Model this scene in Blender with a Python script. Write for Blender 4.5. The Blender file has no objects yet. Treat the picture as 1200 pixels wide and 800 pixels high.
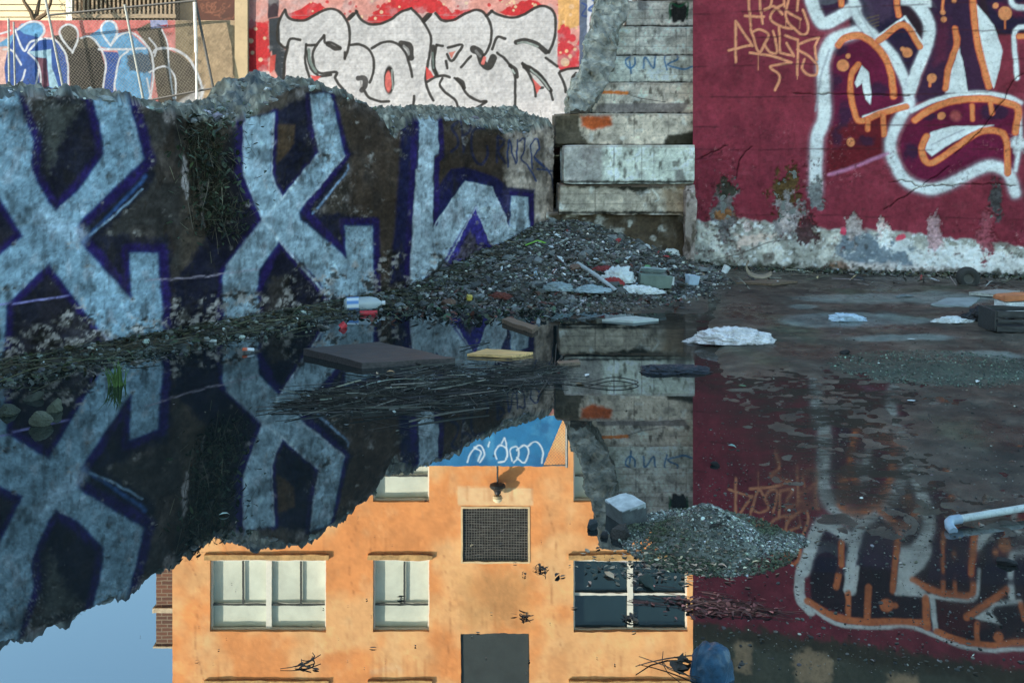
import bpy, math, random
import numpy as np

random.seed(7)
RNG = np.random.RandomState(11)
S = bpy.context.scene
COL = S.collection
F, CX, HY, CH = 1166.6667, 600.0, 178.0, 1.5      # lens in photo pixels, principal column, horizon row, eye height


# ------------------------------------------------------------------ geometry of the photograph
def P(px, py, Y):
    return ((px - CX) / F * Y, Y, CH - (py - HY) / F * Y)


def G(px, py, z=0.0):
    Y = F * (CH - z) / (py - HY)
    return ((px - CX) / F * Y, Y, z)


# ------------------------------------------------------------------ noise
def _h(ix, iy, iz, seed):
    h = (ix * 374761393 + iy * 668265263 + iz * 2147483647 + seed * 974634777) & 0xFFFFFFFF
    h = ((h ^ (h >> 13)) * 1274126177) & 0xFFFFFFFF
    return ((h ^ (h >> 16)) & 0xFFFF) / 65535.0


def vn(x, y, z=0.0, seed=0):
    x, y, z = np.broadcast_arrays(np.asarray(x, float), np.asarray(y, float), np.asarray(z, float))
    ix, iy, iz = np.floor(x).astype(np.int64), np.floor(y).astype(np.int64), np.floor(z).astype(np.int64)
    fx, fy, fz = x - ix, y - iy, z - iz
    fx, fy, fz = [t * t * (3 - 2 * t) for t in (fx, fy, fz)]
    r = 0
    for dx in (0, 1):
        for dy in (0, 1):
            for dz in (0, 1):
                w = (fx if dx else 1 - fx) * (fy if dy else 1 - fy) * (fz if dz else 1 - fz)
                r = r + w * _h(ix + dx, iy + dy, iz + dz, seed)
    return r * 2 - 1


def fbm(x, y, z=0.0, o=4, seed=0):
    x, y, z = np.asarray(x, float), np.asarray(y, float), np.asarray(z, float)
    r, a, t = 0, 1.0, 0
    for i in range(o):
        r = r + a * vn(x * 2 ** i, y * 2 ** i, z * 2 ** i, seed + i * 17)
        t += a
        a *= .5
    return r / t


def sst(a, b, x):
    t = np.clip((np.asarray(x, float) - a) / (b - a), 0, 1)
    return t * t * (3 - 2 * t)


def lin(c):
    c = np.asarray(c, float) / 255.0
    return np.where(c <= .04045, c / 12.92, ((c + .055) / 1.055) ** 2.4)


K_SHADE = np.array((0.60, 0.84, 0.92))      # how bright a white surface reads in the open shade
K_SUN = np.array((3.25, 3.05, 2.65))        # ... and in the sun


def alb(c, k=K_SHADE):
    return np.clip(lin(c) / k, .004, .82)


# ------------------------------------------------------------------ spray paint: colours laid on wall vertices
def curve(pts, n=5):
    p = np.array(pts, float)
    if len(p) < 3:
        return p
    q = np.vstack([2 * p[0] - p[1], p, 2 * p[-1] - p[-2]])
    out = []
    for i in range(1, len(q) - 2):
        for t in np.linspace(0, 1, n, endpoint=False):
            a, b, c, d = q[i - 1], q[i], q[i + 1], q[i + 2]
            out.append(.5 * (2 * b + (c - a) * t + (2 * a - 5 * b + 4 * c - d) * t * t + (3 * b - a - 3 * c + d) * t ** 3))
    out.append(p[-1])
    return np.array(out)


class Paint:
    def __init__(s, x, y, base, k=K_SHADE, warp=.8, seed=0):
        s.k = k
        s.ox, s.oy = x, y
        s.x = x + warp * fbm(x / 9, y / 9, seed, 2, seed + 3)
        s.y = y + warp * fbm(x / 9, y / 9, seed + 9.5, 2, seed + 5)
        s.c = np.tile(alb(base, k), (len(x), 1))
        s.mask = np.zeros(len(x))

    def _put(s, idx, a, col):
        a = np.clip(a, 0, 1)[:, None]
        s.c[idx] = s.c[idx] * (1 - a) + alb(col, s.k) * a

    def _box(s, p, m):
        return np.where((s.x > p[:, 0].min() - m) & (s.x < p[:, 0].max() + m) & (s.y > p[:, 1].min() - m) & (s.y < p[:, 1].max() + m))[0]

    @staticmethod
    def _dist(x, y, p, close=False):
        d = np.full(len(x), 1e9)
        n = len(p)
        for i in range(n if close else n - 1):
            a, b = p[i], p[(i + 1) % n]
            vx, vy = b - a
            L = vx * vx + vy * vy + 1e-9
            t = np.clip(((x - a[0]) * vx + (y - a[1]) * vy) / L, 0, 1)
            d = np.minimum(d, (x - a[0] - t * vx) ** 2 + (y - a[1] - t * vy) ** 2)
        return np.sqrt(d)

    def poly(s, pts, col, soft=.8, a=1.0, rough=0.0, sm=False):
        p = curve(list(pts) + [pts[0]]) if sm else np.array(pts, float)
        i = s._box(p, soft * 2 + 2)
        if not len(i):
            return
        x, y = s.x[i], s.y[i]
        ins = np.zeros(len(i), bool)
        n = len(p)
        for k in range(n):
            x1, y1 = p[k]
            x2, y2 = p[(k + 1) % n]
            if y1 == y2:
                continue
            c = ((y1 > y) != (y2 > y)) & (x < (x2 - x1) * (y - y1) / (y2 - y1) + x1)
            ins ^= c
        d = s._dist(x, y, p, True)
        sd = np.where(ins, d, -d)
        if rough:
            sd = sd + rough * fbm(x / 5, y / 5, 2, 3, 77)
        s._put(i, a * sst(-soft, soft, sd), col)

    def stroke(s, pts, w, col, soft=.8, a=1.0, sm=True, rough=0.0):
        p = curve(pts) if sm else np.array(pts, float)
        i = s._box(p, w / 2 + soft * 2 + 1)
        if not len(i):
            return
        d = s._dist(s.x[i], s.y[i], p)
        if rough:
            d = d + rough * fbm(s.x[i] / 4, s.y[i] / 4, 5, 3, 31)
        s._put(i, a * sst(w / 2 + soft, w / 2 - soft, d), col)

    def dot(s, x, y, r, col, soft=.8, a=1.0, rough=0.0, ry=None):
        ry = ry or r
        m = max(r, ry) + soft * 2 + 2
        i = s._box(np.array(((x - m, y - m), (x + m, y + m))), 0)
        if not len(i):
            return
        d = np.hypot(s.x[i] - x, (s.y[i] - y) * r / ry)
        if rough:
            d = d + rough * fbm(s.x[i] / 5, s.y[i] / 5, 8, 3, 13)
        s._put(i, a * sst(r + soft, r - soft, d), col)

    def clarity(s, a=.3, b=.25, c=.2, seed=0, where=1.0):
        """the mottling of old, worn, rained-on paint at three sizes"""
        m = a * fbm(s.ox / 2.6, s.oy / 2.6, seed, 2, seed + 1) + b * fbm(s.ox / 9, s.oy / 7, seed, 4, seed + 2) + c * fbm(s.ox / 30, s.oy / 48, seed, 4, seed + 3)
        s.c = np.clip(s.c * np.exp(2.0 * m * where)[:, None], .004, .82)

    def stain(s, amt, col, sc=30, thr=.1, sx=1.0, seed=1, where=None):
        n = fbm(s.ox / sc * sx, s.oy / sc, 3.3, 4, seed)
        a = amt * sst(thr, thr + .35, n)
        if where is not None:
            a = a * where
        s._put(np.arange(len(s.x)), a, col)


# ------------------------------------------------------------------ materials
def M(name, col=(.5, .5, .5), rough=.75, var=.3, sc=6.0, bump=.3, bsc=60.0, metal=0.0, vcol=False, spec=.4, bdist=.01, det=6, grime=0.0, alpha=None, trans=0.0):
    m = bpy.data.materials.new(name)
    m.use_nodes = True
    nt = m.node_tree
    N, L = nt.nodes, nt.links
    b = N['Principled BSDF']
    tc = N.new('ShaderNodeTexCoord')
    n1 = N.new('ShaderNodeTexNoise'); n1.inputs['Scale'].default_value = sc; n1.inputs['Detail'].default_value = det; n1.inputs['Roughness'].default_value = .65
    L.new(tc.outputs['Object'], n1.inputs['Vector'])
    mr = N.new('ShaderNodeMapRange'); mr.inputs[1].default_value = .3; mr.inputs[2].default_value = .7; mr.inputs[3].default_value = 1 - var; mr.inputs[4].default_value = 1 + var
    L.new(n1.outputs['Fac'], mr.inputs[0])
    mx = N.new('ShaderNodeMix'); mx.data_type = 'RGBA'; mx.blend_type = 'MULTIPLY'; mx.inputs[0].default_value = 1
    if vcol:
        at = N.new('ShaderNodeAttribute'); at.attribute_name = 'Col'
        L.new(at.outputs['Color'], mx.inputs[6])
    else:
        mx.inputs[6].default_value = (*col, 1)
    L.new(mr.outputs[0], mx.inputs[7])
    out = mx.outputs[2]
    if grime:
        n2 = N.new('ShaderNodeTexNoise'); n2.inputs['Scale'].default_value = sc * 7; n2.inputs['Detail'].default_value = 8; n2.inputs['Roughness'].default_value = .7
        L.new(tc.outputs['Object'], n2.inputs['Vector'])
        r2 = N.new('ShaderNodeMapRange'); r2.inputs[1].default_value = .52; r2.inputs[2].default_value = .68; r2.inputs[3].default_value = 0; r2.inputs[4].default_value = grime
        L.new(n2.outputs['Fac'], r2.inputs[0])
        m2 = N.new('ShaderNodeMix'); m2.data_type = 'RGBA'
        L.new(r2.outputs[0], m2.inputs[0]); L.new(out, m2.inputs[6]); m2.inputs[7].default_value = (.025, .024, .02, 1)
        out = m2.outputs[2]
    L.new(out, b.inputs['Base Color'])
    b.inputs['Roughness'].default_value = rough
    b.inputs['Metallic'].default_value = metal
    b.inputs['Specular IOR Level'].default_value = spec
    if trans:
        b.inputs['Transmission Weight'].default_value = trans
    if bump:
        n3 = N.new('ShaderNodeTexNoise'); n3.inputs['Scale'].default_value = bsc; n3.inputs['Detail'].default_value = 6; n3.inputs['Roughness'].default_value = .7
        L.new(tc.outputs['Object'], n3.inputs['Vector'])
        bp = N.new('ShaderNodeBump'); bp.inputs['Strength'].default_value = bump; bp.inputs['Distance'].default_value = bdist
        L.new(n3.outputs['Fac'], bp.inputs['Height']); L.new(bp.outputs[0], b.inputs['Normal'])
    return m


# ------------------------------------------------------------------ objects
def tag(o, label=None, cat=None, group=None, kind=None):
    for k, v in (('label', label), ('category', cat), ('group', group), ('kind', kind)):
        if v:
            o[k] = v
    return o


def empty(name, loc, label, cat, group=None):
    o = bpy.data.objects.new(name, None)
    o.empty_display_size = .2
    COL.objects.link(o)
    o.location = loc
    return tag(o, label, cat, group)


class Geo:
    """collects vertices and faces (world coordinates) for one mesh"""
    def __init__(s):
        s.v, s.f, s.c, s.n = [], [], [], 0

    def add(s, v, f, c=None):
        v = np.asarray(v, float).reshape(-1, 3)
        f = np.asarray(f, np.int64)
        s.v.append(v)
        s.f.append((f + s.n))
        if c is None:
            c = np.full((len(v), 3), .5)
        c = np.asarray(c, float)
        if c.ndim == 1:
            c = np.tile(c, (len(v), 1))
        s.c.append(c)
        s.n += len(v)
        return s

    def obj(s, name, mat, parent=None, smooth=False, origin=None):
        v = np.vstack(s.v)
        c = np.vstack(s.c)
        if parent is not None:
            par, off = parent, np.zeros(3)
            while par is not None:
                off = off + np.array(par.location)
                par = par.parent
            org = np.zeros(3)
        else:
            off = np.zeros(3)
            org = np.array(origin) if origin is not None else np.array(((v[:, 0].min() + v[:, 0].max()) / 2, (v[:, 1].min() + v[:, 1].max()) / 2, v[:, 2].min()))
        v = v - off - org
        me = bpy.data.meshes.new(name)
        me.vertices.add(len(v))
        me.vertices.foreach_set('co', v.astype(np.float32).ravel())
        loops = np.concatenate([f.ravel() for f in s.f])
        sizes = np.concatenate([np.full(len(f), f.shape[1]) for f in s.f])
        me.loops.add(len(loops))
        me.loops.foreach_set('vertex_index', loops.astype(np.int32))
        me.polygons.add(len(sizes))
        me.polygons.foreach_set('loop_start', (np.cumsum(sizes) - sizes).astype(np.int32))
        me.polygons.foreach_set('use_smooth', np.full(len(sizes), smooth))
        me.update(calc_edges=True)
        me.validate()
        at = me.color_attributes.new('Col', 'FLOAT_COLOR', 'POINT')
        at.data.foreach_set('color', np.hstack([c, np.ones((len(c), 1))]).astype(np.float32).ravel())
        me.materials.append(mat)
        o = bpy.data.objects.new(name, me)
        COL.objects.link(o)
        o.location = org
        if parent is not None:
            o.parent = parent
        return o


BOXF = np.array(((0, 3, 2, 1), (4, 5, 6, 7), (0, 1, 5, 4), (1, 2, 6, 5), (2, 3, 7, 6), (3, 0, 4, 7)))


def gbox(g, x0, x1, y0, y1, z0, z1, c=None):
    v = [(x0, y0, z0), (x1, y0, z0), (x1, y1, z0), (x0, y1, z0), (x0, y0, z1), (x1, y0, z1), (x1, y1, z1), (x0, y1, z1)]
    return g.add(v, BOXF, c)


def gbar(g, a, b, w, h=None, c=None, up=(0, 0, 1)):
    """a bar of w x h from a to b"""
    a, b = np.array(a, float), np.array(b, float)
    h = h or w
    d = (b - a) / (np.linalg.norm(b - a) + 1e-9)
    u = np.array(up, float)
    if abs(d @ u) > .95:
        u = np.array((1., 0, 0))
    s = np.cross(d, u); s /= np.linalg.norm(s)
    u = np.cross(s, d)
    v = [p + i * s * w / 2 + j * u * h / 2 for p in (a, b) for i, j in ((-1, -1), (1, -1), (1, 1), (-1, 1))]
    return g.add(v, BOXF, c)


def gtube(g, pts, r, n=8, c=None, caps=True):
    pts = np.array(pts, float)
    m = len(pts)
    rr = np.full(m, r, float) if np.isscalar(r) else np.array(r, float)
    t = np.gradient(pts, axis=0)
    t /= np.linalg.norm(t, axis=1)[:, None] + 1e-9
    u = np.array((0, 0, 1.)) if abs(t[0][2]) < .9 else np.array((1., 0, 0))
    V = []
    for i in range(m):
        s = np.cross(t[i], u); s /= np.linalg.norm(s) + 1e-9
        u2 = np.cross(s, t[i])
        an = np.arange(n) * 2 * math.pi / n
        V.append(pts[i] + rr[i] * (np.cos(an)[:, None] * s + np.sin(an)[:, None] * u2))
    V = np.vstack(V)
    f = [(i * n + j, i * n + (j + 1) % n, (i + 1) * n + (j + 1) % n, (i + 1) * n + j) for i in range(m - 1) for j in range(n)]
    g.add(V, f, c)
    if caps:
        for k, o in ((0, pts[0]), (m - 1, pts[-1])):
            base = g.n
            ring = V[k * n:(k + 1) * n]
            g.add(np.vstack([ring, o]), [(j, (j + 1) % n, n) for j in range(n)], c)
    return g


def glathe(g, prof, centre, axis=(0, 0, 1), n=18, c=None):
    """prof: (radius, height) pairs"""
    ax = np.array(axis, float); ax /= np.linalg.norm(ax)
    u = np.cross(ax, (0, 0, 1.) if abs(ax[2]) < .9 else (1., 0, 0)); u /= np.linalg.norm(u)
    w = np.cross(ax, u)
    an = np.arange(n) * 2 * math.pi / n
    V = np.vstack([np.array(centre) + ax * h + max(r, 1e-4) * (np.cos(an)[:, None] * u + np.sin(an)[:, None] * w) for r, h in prof])
    f = [(i * n + j, i * n + (j + 1) % n, (i + 1) * n + (j + 1) % n, (i + 1) * n + j) for i in range(len(prof) - 1) for j in range(n)]
    return g.add(V, f, c)


def grid_faces(nu, nv):
    i = np.arange(nu - 1)[:, None] * nv + np.arange(nv - 1)[None]
    i = i.ravel()
    return np.stack([i, i + nv, i + nv + 1, i + 1], 1)


ICO = None


def ico(sub=2):
    import bmesh
    bm = bmesh.new()
    bmesh.ops.create_icosphere(bm, subdivisions=sub, radius=1)
    v = np.array([p.co[:] for p in bm.verts])
    f = np.array([[p.index for p in q.verts] for q in bm.faces])
    bm.free()
    return v, f


ICO1, ICO2, ICO3, ICO4, ICO5, ICO6 = [ico(k) for k in (1, 2, 3, 4, 5, 6)]


def rotm(rx, ry, rz):
    cx, sx, cy, sy, cz, sz = math.cos(rx), math.sin(rx), math.cos(ry), math.sin(ry), math.cos(rz), math.sin(rz)
    return np.array(((cz, -sz, 0), (sz, cz, 0), (0, 0, 1))) @ np.array(((cy, 0, sy), (0, 1, 0), (-sy, 0, cy))) @ np.array(((1, 0, 0), (0, cx, -sx), (0, sx, cx)))


def grock(g, loc, size, seed, c=(.3, .3, .3), rough=.45, sub=ICO5, cut=.62):
    v, f = sub
    d = v.copy()
    rs = np.random.RandomState(seed)
    r = 1 + rough * fbm(v[:, 0] * 1.3 + seed, v[:, 1] * 1.3, v[:, 2] * 1.3, 4, seed)
    p = d * r[:, None]
    for _ in range(10):                                   # flat broken faces
        nrm = rs.normal(size=3); nrm /= np.linalg.norm(nrm)
        h = cut * rs.uniform(.75, 1.1)
        e = np.maximum(p @ nrm - h, 0)
        p -= .88 * e[:, None] * nrm
    p = p * (1 + .10 * fbm(v[:, 0] * 7, v[:, 1] * 7, v[:, 2] * 7, 3, seed + 9))[:, None] * np.array(size) * 1.25
    p = p @ rotm(0, 0, rs.uniform(0, 6)).T + np.array(loc)
    cc = np.tile(np.array(c), (len(p), 1)) * (1 + .35 * fbm(v[:, 0] * 4, v[:, 1] * 4, v[:, 2] * 4, 3, seed + 4))[:, None]
    return g.add(p, f, np.clip(cc, .005, .85))


def stones(g, pos, size, cols, seed=0, flat=.7):
    """many small angular stones at once"""
    rs = np.random.RandomState(seed)
    v, f = ICO1
    n = len(pos)
    q = rs.normal(size=(n, 4)); q /= np.linalg.norm(q, axis=1)[:, None]
    w, x, y, z = q.T
    R = np.stack([1 - 2 * (y * y + z * z), 2 * (x * y - w * z), 2 * (x * z + w * y), 2 * (x * y + w * z), 1 - 2 * (x * x + z * z), 2 * (y * z - w * x), 2 * (x * z - w * y), 2 * (y * z + w * x), 1 - 2 * (x * x + y * y)], 1).reshape(n, 3, 3)
    sc = rs.uniform(.45, 1.15, (n, 1, 3)) * np.asarray(size)[:, None, None]
    vv = v[None] * sc * rs.uniform(.75, 1.2, (n, len(v), 1))
    vv = np.einsum('nij,nvj->nvi', R, vv)
    vv[:, :, 2] *= flat
    vv = vv + np.asarray(pos)[:, None, :]
    ff = f[None] + (np.arange(n) * len(v))[:, None, None]
    cc = np.repeat(np.asarray(cols), len(v), 0)
    return g.add(vv.reshape(-1, 3), ff.reshape(-1, 3), cc)


def leaves(g, pos, size, cols, seed=0, tilt=.5):
    rs = np.random.RandomState(seed)
    n = len(pos)
    t = np.array(((-1, 0, 0), (-.3, .42, .12), (.45, .33, .1), (1, 0, -.05), (.45, -.33, .1), (-.3, -.42, .12)), float)
    an = rs.uniform(0, 6.28, n)
    tx, ty = rs.normal(0, tilt, n), rs.normal(0, tilt, n)
    out = np.zeros((n, 6, 3))
    ca, sa = np.cos(an), np.sin(an)
    wd = rs.uniform(.5, 1.3, n)
    x, y, z = t[:, 0][None] * np.ones((n, 1)), t[:, 1][None] * wd[:, None], t[:, 2][None] * rs.uniform(-1, 3, (n, 1))
    z = z + x * np.sin(tx)[:, None] + y * np.sin(ty)[:, None]
    out[:, :, 0] = x * ca[:, None] - y * sa[:, None]
    out[:, :, 1] = x * sa[:, None] + y * ca[:, None]
    out[:, :, 2] = z
    out = out * np.asarray(size)[:, None, None] + np.asarray(pos)[:, None, :]
    b = (np.arange(n) * 6)[:, None, None]
    f = np.array(((0, 1, 4, 5), (1, 2, 3, 4)))
    f = np.array(((0, 5, 4, 1), (1, 4, 3, 2)))
    return g.add(out.reshape(-1, 3), (f[None] + b).reshape(-1, 4), np.repeat(np.asarray(cols), 6, 0))


def twigs(g, pos, length, rad, cols, seed=0, dirs=None, rise=.12, bend=.25):
    rs = np.random.RandomState(seed)
    n = len(pos)
    m = 5
    an = rs.uniform(0, 6.28, n) if dirs is None else np.asarray(dirs)
    d = np.stack([np.cos(an), np.sin(an), rs.normal(0, rise, n)], 1)
    s = np.stack([-np.sin(an), np.cos(an), rs.normal(0, .3, n)], 1)
    t = np.linspace(-.5, .5, m)
    bd = rs.normal(0, bend, n)
    L = np.asarray(length)
    pts = np.asarray(pos)[:, None, :] + d[:, None, :] * (t[None, :, None] * L[:, None, None]) + s[:, None, :] * ((t[None, :, None] ** 2 - .1) * (bd * L)[:, None, None])
    up = np.array((0, 0, 1.))
    ring = np.stack([s * 1.0, -.5 * s + .87 * up, -.5 * s - .87 * up], 1)           # n,3,3
    tp = (1 - .6 * np.abs(t + .2))[None, :, None, None]
    V = pts[:, :, None, :] + ring[:, None] * np.asarray(rad)[:, None, None, None] * tp
    b = (np.arange(n) * m * 3)[:, None, None]
    f = np.array([(i * 3 + j, i * 3 + (j + 1) % 3, (i + 1) * 3 + (j + 1) % 3, (i + 1) * 3 + j) for i in range(m - 1) for j in range(3)])
    return g.add(V.reshape(-1, 3), (f[None] + b).reshape(-1, 4), np.repeat(np.asarray(cols), m * 3, 0))


def rough_box(g, x0, x1, y0, y1, z0, z1, st=.03, amp=.006, chip=.03, seed=0, colf=None, R=None, loc=(0, 0, 0), nf=3.0):
    """a concrete or stone block with worn, chipped edges; colf(world points) gives colours"""
    lo, hi = np.array((x0, y0, z0), float), np.array((x1, y1, z1), float)
    ctr, half = (lo + hi) / 2, (hi - lo) / 2
    for ax in range(3):
        a, b = [k for k in range(3) if k != ax]
        na, nb = [int(max(3, min(400, round((hi[k] - lo[k]) / st)))) + 1 for k in (a, b)]
        A, B = np.meshgrid(np.linspace(lo[a], hi[a], na), np.linspace(lo[b], hi[b], nb), indexing='ij')
        for side in (0, 1):
            p = np.zeros((na * nb, 3))
            p[:, a], p[:, b], p[:, ax] = A.ravel(), B.ravel(), (lo, hi)[side][ax]
            q = p + seed * 3.1
            e = np.sort(half - np.abs(p - ctr), axis=1)                      # e[:,0]=0 on the face; e[:,1] distance to the nearest edge
            ch = chip * np.maximum(0, fbm(q[:, 0] * 4, q[:, 1] * 4, q[:, 2] * 4, 4, seed + 50) + .12) * np.exp(-e[:, 1] / (.02 + chip))
            dv = np.stack([fbm(q[:, 0] * nf, q[:, 1] * nf, q[:, 2] * nf, 4, seed + k) for k in range(3)], 1) * amp
            inn = -np.sign(p - ctr) * (e.max(1) * 0 + 1)[:, None] * (np.abs(np.abs(p - ctr) - half) < .02 + chip * .6)
            p2 = p + dv + inn * ch[:, None] * 1.6
            if R is not None:
                p2 = (p2 - ctr) @ R.T + ctr
            p2 = p2 + np.array(loc)
            f = grid_faces(na, nb)
            if (side == 1) == (ax == 1):
                f = f[:, ::-1]
            g.add(p2, f, colf(p2) if colf else None)
    return g


def gray(c, n, var=.4, seed=0):
    rs = np.random.RandomState(seed)
    return np.clip(np.array(c)[None] * np.exp(rs.normal(0, var, (n, 1))) * (1 + rs.normal(0, .06, (n, 3))), .004, .8)

# ================================================================== camera, sky, sun
cam_d = bpy.data.cameras.new('camera')
cam = bpy.data.objects.new('camera', cam_d)
COL.objects.link(cam)
cam.location = (0, 0, CH)
cam.rotation_euler = (math.radians(90), 0, 0)
cam_d.sensor_width = 36
cam_d.lens = 35
cam_d.shift_y = -(400 - HY) / 1200
cam_d.clip_start = .05
cam_d.clip_end = 2000
S.camera = cam

SUN_EL, SUN_AZ = math.radians(28), math.radians(55)          # low, behind the camera, from the left
w = bpy.data.worlds.new('World')
S.world = w
w.use_nodes = True
wn = w.node_tree
bg = wn.nodes['Background']
sky = wn.nodes.new('ShaderNodeTexSky')
sky.sky_type = 'NISHITA'
sky.sun_disc = False
sky.sun_elevation = SUN_EL
sky.sun_rotation = math.pi + SUN_AZ
sky.air_density = 1.0
sky.dust_density = .6
sky.ozone_density = .6
tint = wn.nodes.new('ShaderNodeMix'); tint.data_type = 'RGBA'; tint.blend_type = 'MULTIPLY'; tint.inputs[0].default_value = 1
tint.inputs[7].default_value = (.87, 1.02, .92, 1)
wn.links.new(sky.outputs[0], tint.inputs[6]); wn.links.new(tint.outputs[2], bg.inputs[0])
bg.inputs[1].default_value = .15
ld = bpy.data.lights.new('sun', 'SUN')
ld.energy = 3.45
ld.angle = math.radians(.5)
ld.color = (1, .87, .70)
sun = bpy.data.objects.new('sun', ld)
COL.objects.link(sun)
from mathutils import Vector
sd = Vector((-math.sin(SUN_AZ) * math.cos(SUN_EL), -math.cos(SUN_AZ) * math.cos(SUN_EL), math.sin(SUN_EL)))
sun.rotation_euler = sd.to_track_quat('Z', 'Y').to_euler()
sun.location = (-12, -14, 22)
S.view_settings.view_transform = 'Standard'
S.view_settings.look = 'None'
S.view_settings.gamma = 1
S.view_settings.exposure = 1.9
S.render.engine = 'CYCLES'
S.cycles.max_bounces = 6
S.cycles.diffuse_bounces = 3
S.cycles.glossy_bounces = 4
S.cycles.transmission_bounces = 6
S.cycles.transparent_max_bounces = 6
S.cycles.sample_clamp_indirect = 6
S.cycles.use_denoising = True

# ================================================================== retaining wall on the left (line on plan)
LA = np.array(((0 - CX) / F * (CH * F / 256.0), CH * F / 256.0))
_yb = CH * F / (256 - .186 * 640)
LB = np.array(((640 - CX) / F * _yb, _yb))
LD = (LB - LA) / np.linalg.norm(LB - LA)
LN = np.array((LD[1], -LD[0]))                                 # towards the pool


def wall_dist(x, y):
    return (x - LA[0]) * LN[0] + (y - LA[1]) * LN[1]


def wall_s(x, y):
    return (x - LA[0]) * LD[0] + (y - LA[1]) * LD[1]


# ------------------------------------------------------------------ ground heights
def to_px(x, y, z=0.0):
    return CX + F * x / y, HY + F * (CH - z) / y


def bank_h(x, y):
    """height of the pit floor; the water stands at z = 0"""
    x, y = np.asarray(x, float), np.asarray(y, float)
    ys = np.maximum(y, 1.2)
    px, py = to_px(x, ys)
    n = fbm(x * 1.1, y * 1.1, 1.5, 5, 3)
    n2 = fbm(x * 5, y * 5, 2.5, 4, 9)
    h = np.full(x.shape, -.10)
    # shelf of wet concrete on the right: dry far away, a film of water nearer
    right = sst(800, 850, px + 16 * n)
    n3 = fbm(x * 14, y * 14, 3.5, 2, 10)
    shelf = .030 * sst(455, 395, py + 24 * n) + .006 * n + .008 * n2 + .012 * n3 + .006 * fbm(x * 24, y * 24, 6.5, 1, 12) - .0045
    shelf = shelf - .008 * sst(470, 520, py) * sst(930, 840, px)
    shelf = shelf + .010 * sst(1010, 1140, px) * sst(640, 560, py) - .0085 * sst(600, 680, py)
    shelf = shelf + .002 * np.exp(-((py - 606) / 22) ** 2) * sst(850, 890, px) * sst(1120, 1040, px)
    h = h * (1 - right) + shelf * right
    # muddy apron in front of the corner
    mud = sst(385, 362, py + 10 * n) * sst(600, 690, px) * sst(860, 820, px)
    h = np.maximum(h, -.10 + mud * (.118 + .012 * n2))
    # strip of earth along the foot of the retaining wall
    d = wall_dist(x, y)
    h = np.maximum(h, -.16 + .22 * sst(.50, .05, d + .34 * n + .08 * n2))
    # low mound on the right, small mound of grit in the middle
    for (mx, my, rx, ry, hh) in MOUNDS:
        r = np.sqrt(((x - mx) / rx) ** 2 + ((y - my) / ry) ** 2) + .18 * n + .08 * n2
        h = np.maximum(h, -.10 + (hh + .10) * np.clip(1 - r, 0, 1) ** .8 * (r < 1) + 0 * h)
    # corner heap
    r = np.where(x > .58, np.hypot((x - .58) / 2.0, (13.1 - y) / 3.3), np.hypot((x - .58) / 3.1, (13.1 - y) / 3.4))
    heap = .72 * np.clip(1.04 - r, 0, 1) ** .95 - .03 + .10 * n + .045 * n2
    h = np.maximum(h, np.where(r < 1.05, heap, -1))
    # the bank the photographer stands on
    h = np.maximum(h, -.2 + .7 * sst(1.9, .4, y))
    return h


_m1, _m2 = G(828, 632), G(1100, 432)
MOUNDS = [(_m1[0], _m1[1], .34, .34, .13), (G(893, 632)[0], G(893, 632)[1], .18, .12, .012), (_m2[0], _m2[1], .75, .55, .05), (G(985, 378)[0], G(985, 378)[1], .55, .4, .045)]


def H(x, y):
    return float(max(bank_h(np.array([x]), np.array([y]))[0], 0.0))


def at(px, py, lift=0.0):
    """point on the ground (or the water) that the photo shows at this pixel"""
    z = 0.0
    for _ in range(12):
        x, y, _z = G(px, py, z)
        z = .5 * z + .5 * H(x, y)
    return np.array((x, y, z + lift))


# ------------------------------------------------------------------ ground sheet
gx = np.concatenate([[-600, -150, -40, -14, -8, -6], np.arange(-5, 7.2, .026), [8, 10, 14, 40, 150, 600]])
gy = np.concatenate([[-300, -60, -15, -4, -1, .2, .8], np.arange(1.3, 13.6, .03), [14, 16, 20, 40, 150, 900]])
XX, YY = np.meshgrid(gx, gy, indexing='ij')
hh = bank_h(XX.ravel(), YY.ravel())
out = (XX.ravel() < -6) | (XX.ravel() > 8) | (YY.ravel() > 14) | (YY.ravel() < -3)
hh = np.where(out, np.where(YY.ravel() < 1, .5, -.3), hh)
xr, yr = XX.ravel(), YY.ravel()
nn = fbm(xr * 2, yr * 2, 0, 5, 21)
n3 = fbm(xr * .8, yr * .8, 4, 4, 25)
gc = np.tile(np.array((.060, .049, .037)), (len(xr), 1)) * (1 + .55 * nn)[:, None]
gpx, gpy = to_px(xr, np.maximum(yr, 1.2))
mossw = sst(.12, .5, fbm(xr * 1.7, yr * 1.7, 8, 4, 33)) * .55
gc = gc * (1 - mossw[:, None]) + np.array((.05, .062, .035)) * mossw[:, None]
pale = np.zeros(len(xr))                                                       # dried scum left by the falling water
for (cx_, cy_, rx_, ry_, a_) in ((1030, 352, 95, 7, .5), (1120, 354, 60, 8, .55), (985, 378, 75, 10, .75), (1060, 400, 70, 4, .5), (1150, 420, 60, 6, .6), (1040, 380, 60, 4, .4), (1085, 347, 40, 4, .4), (945, 362, 20, 3, .4)):
    r = np.hypot((gpx - cx_) / rx_, (gpy - cy_) / ry_) + .5 * nn
    pale = np.maximum(pale, a_ * sst(1.1, .55, r))
gc = gc * np.exp(.9 * fbm(xr * 9, yr * 9, 2, 4, 27) + .5 * fbm(xr * 1.2, yr * 3.2, 5, 4, 28))[:, None]
gc = gc * (1 - pale[:, None]) + np.array((.26, .30, .27)) * pale[:, None]
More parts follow.
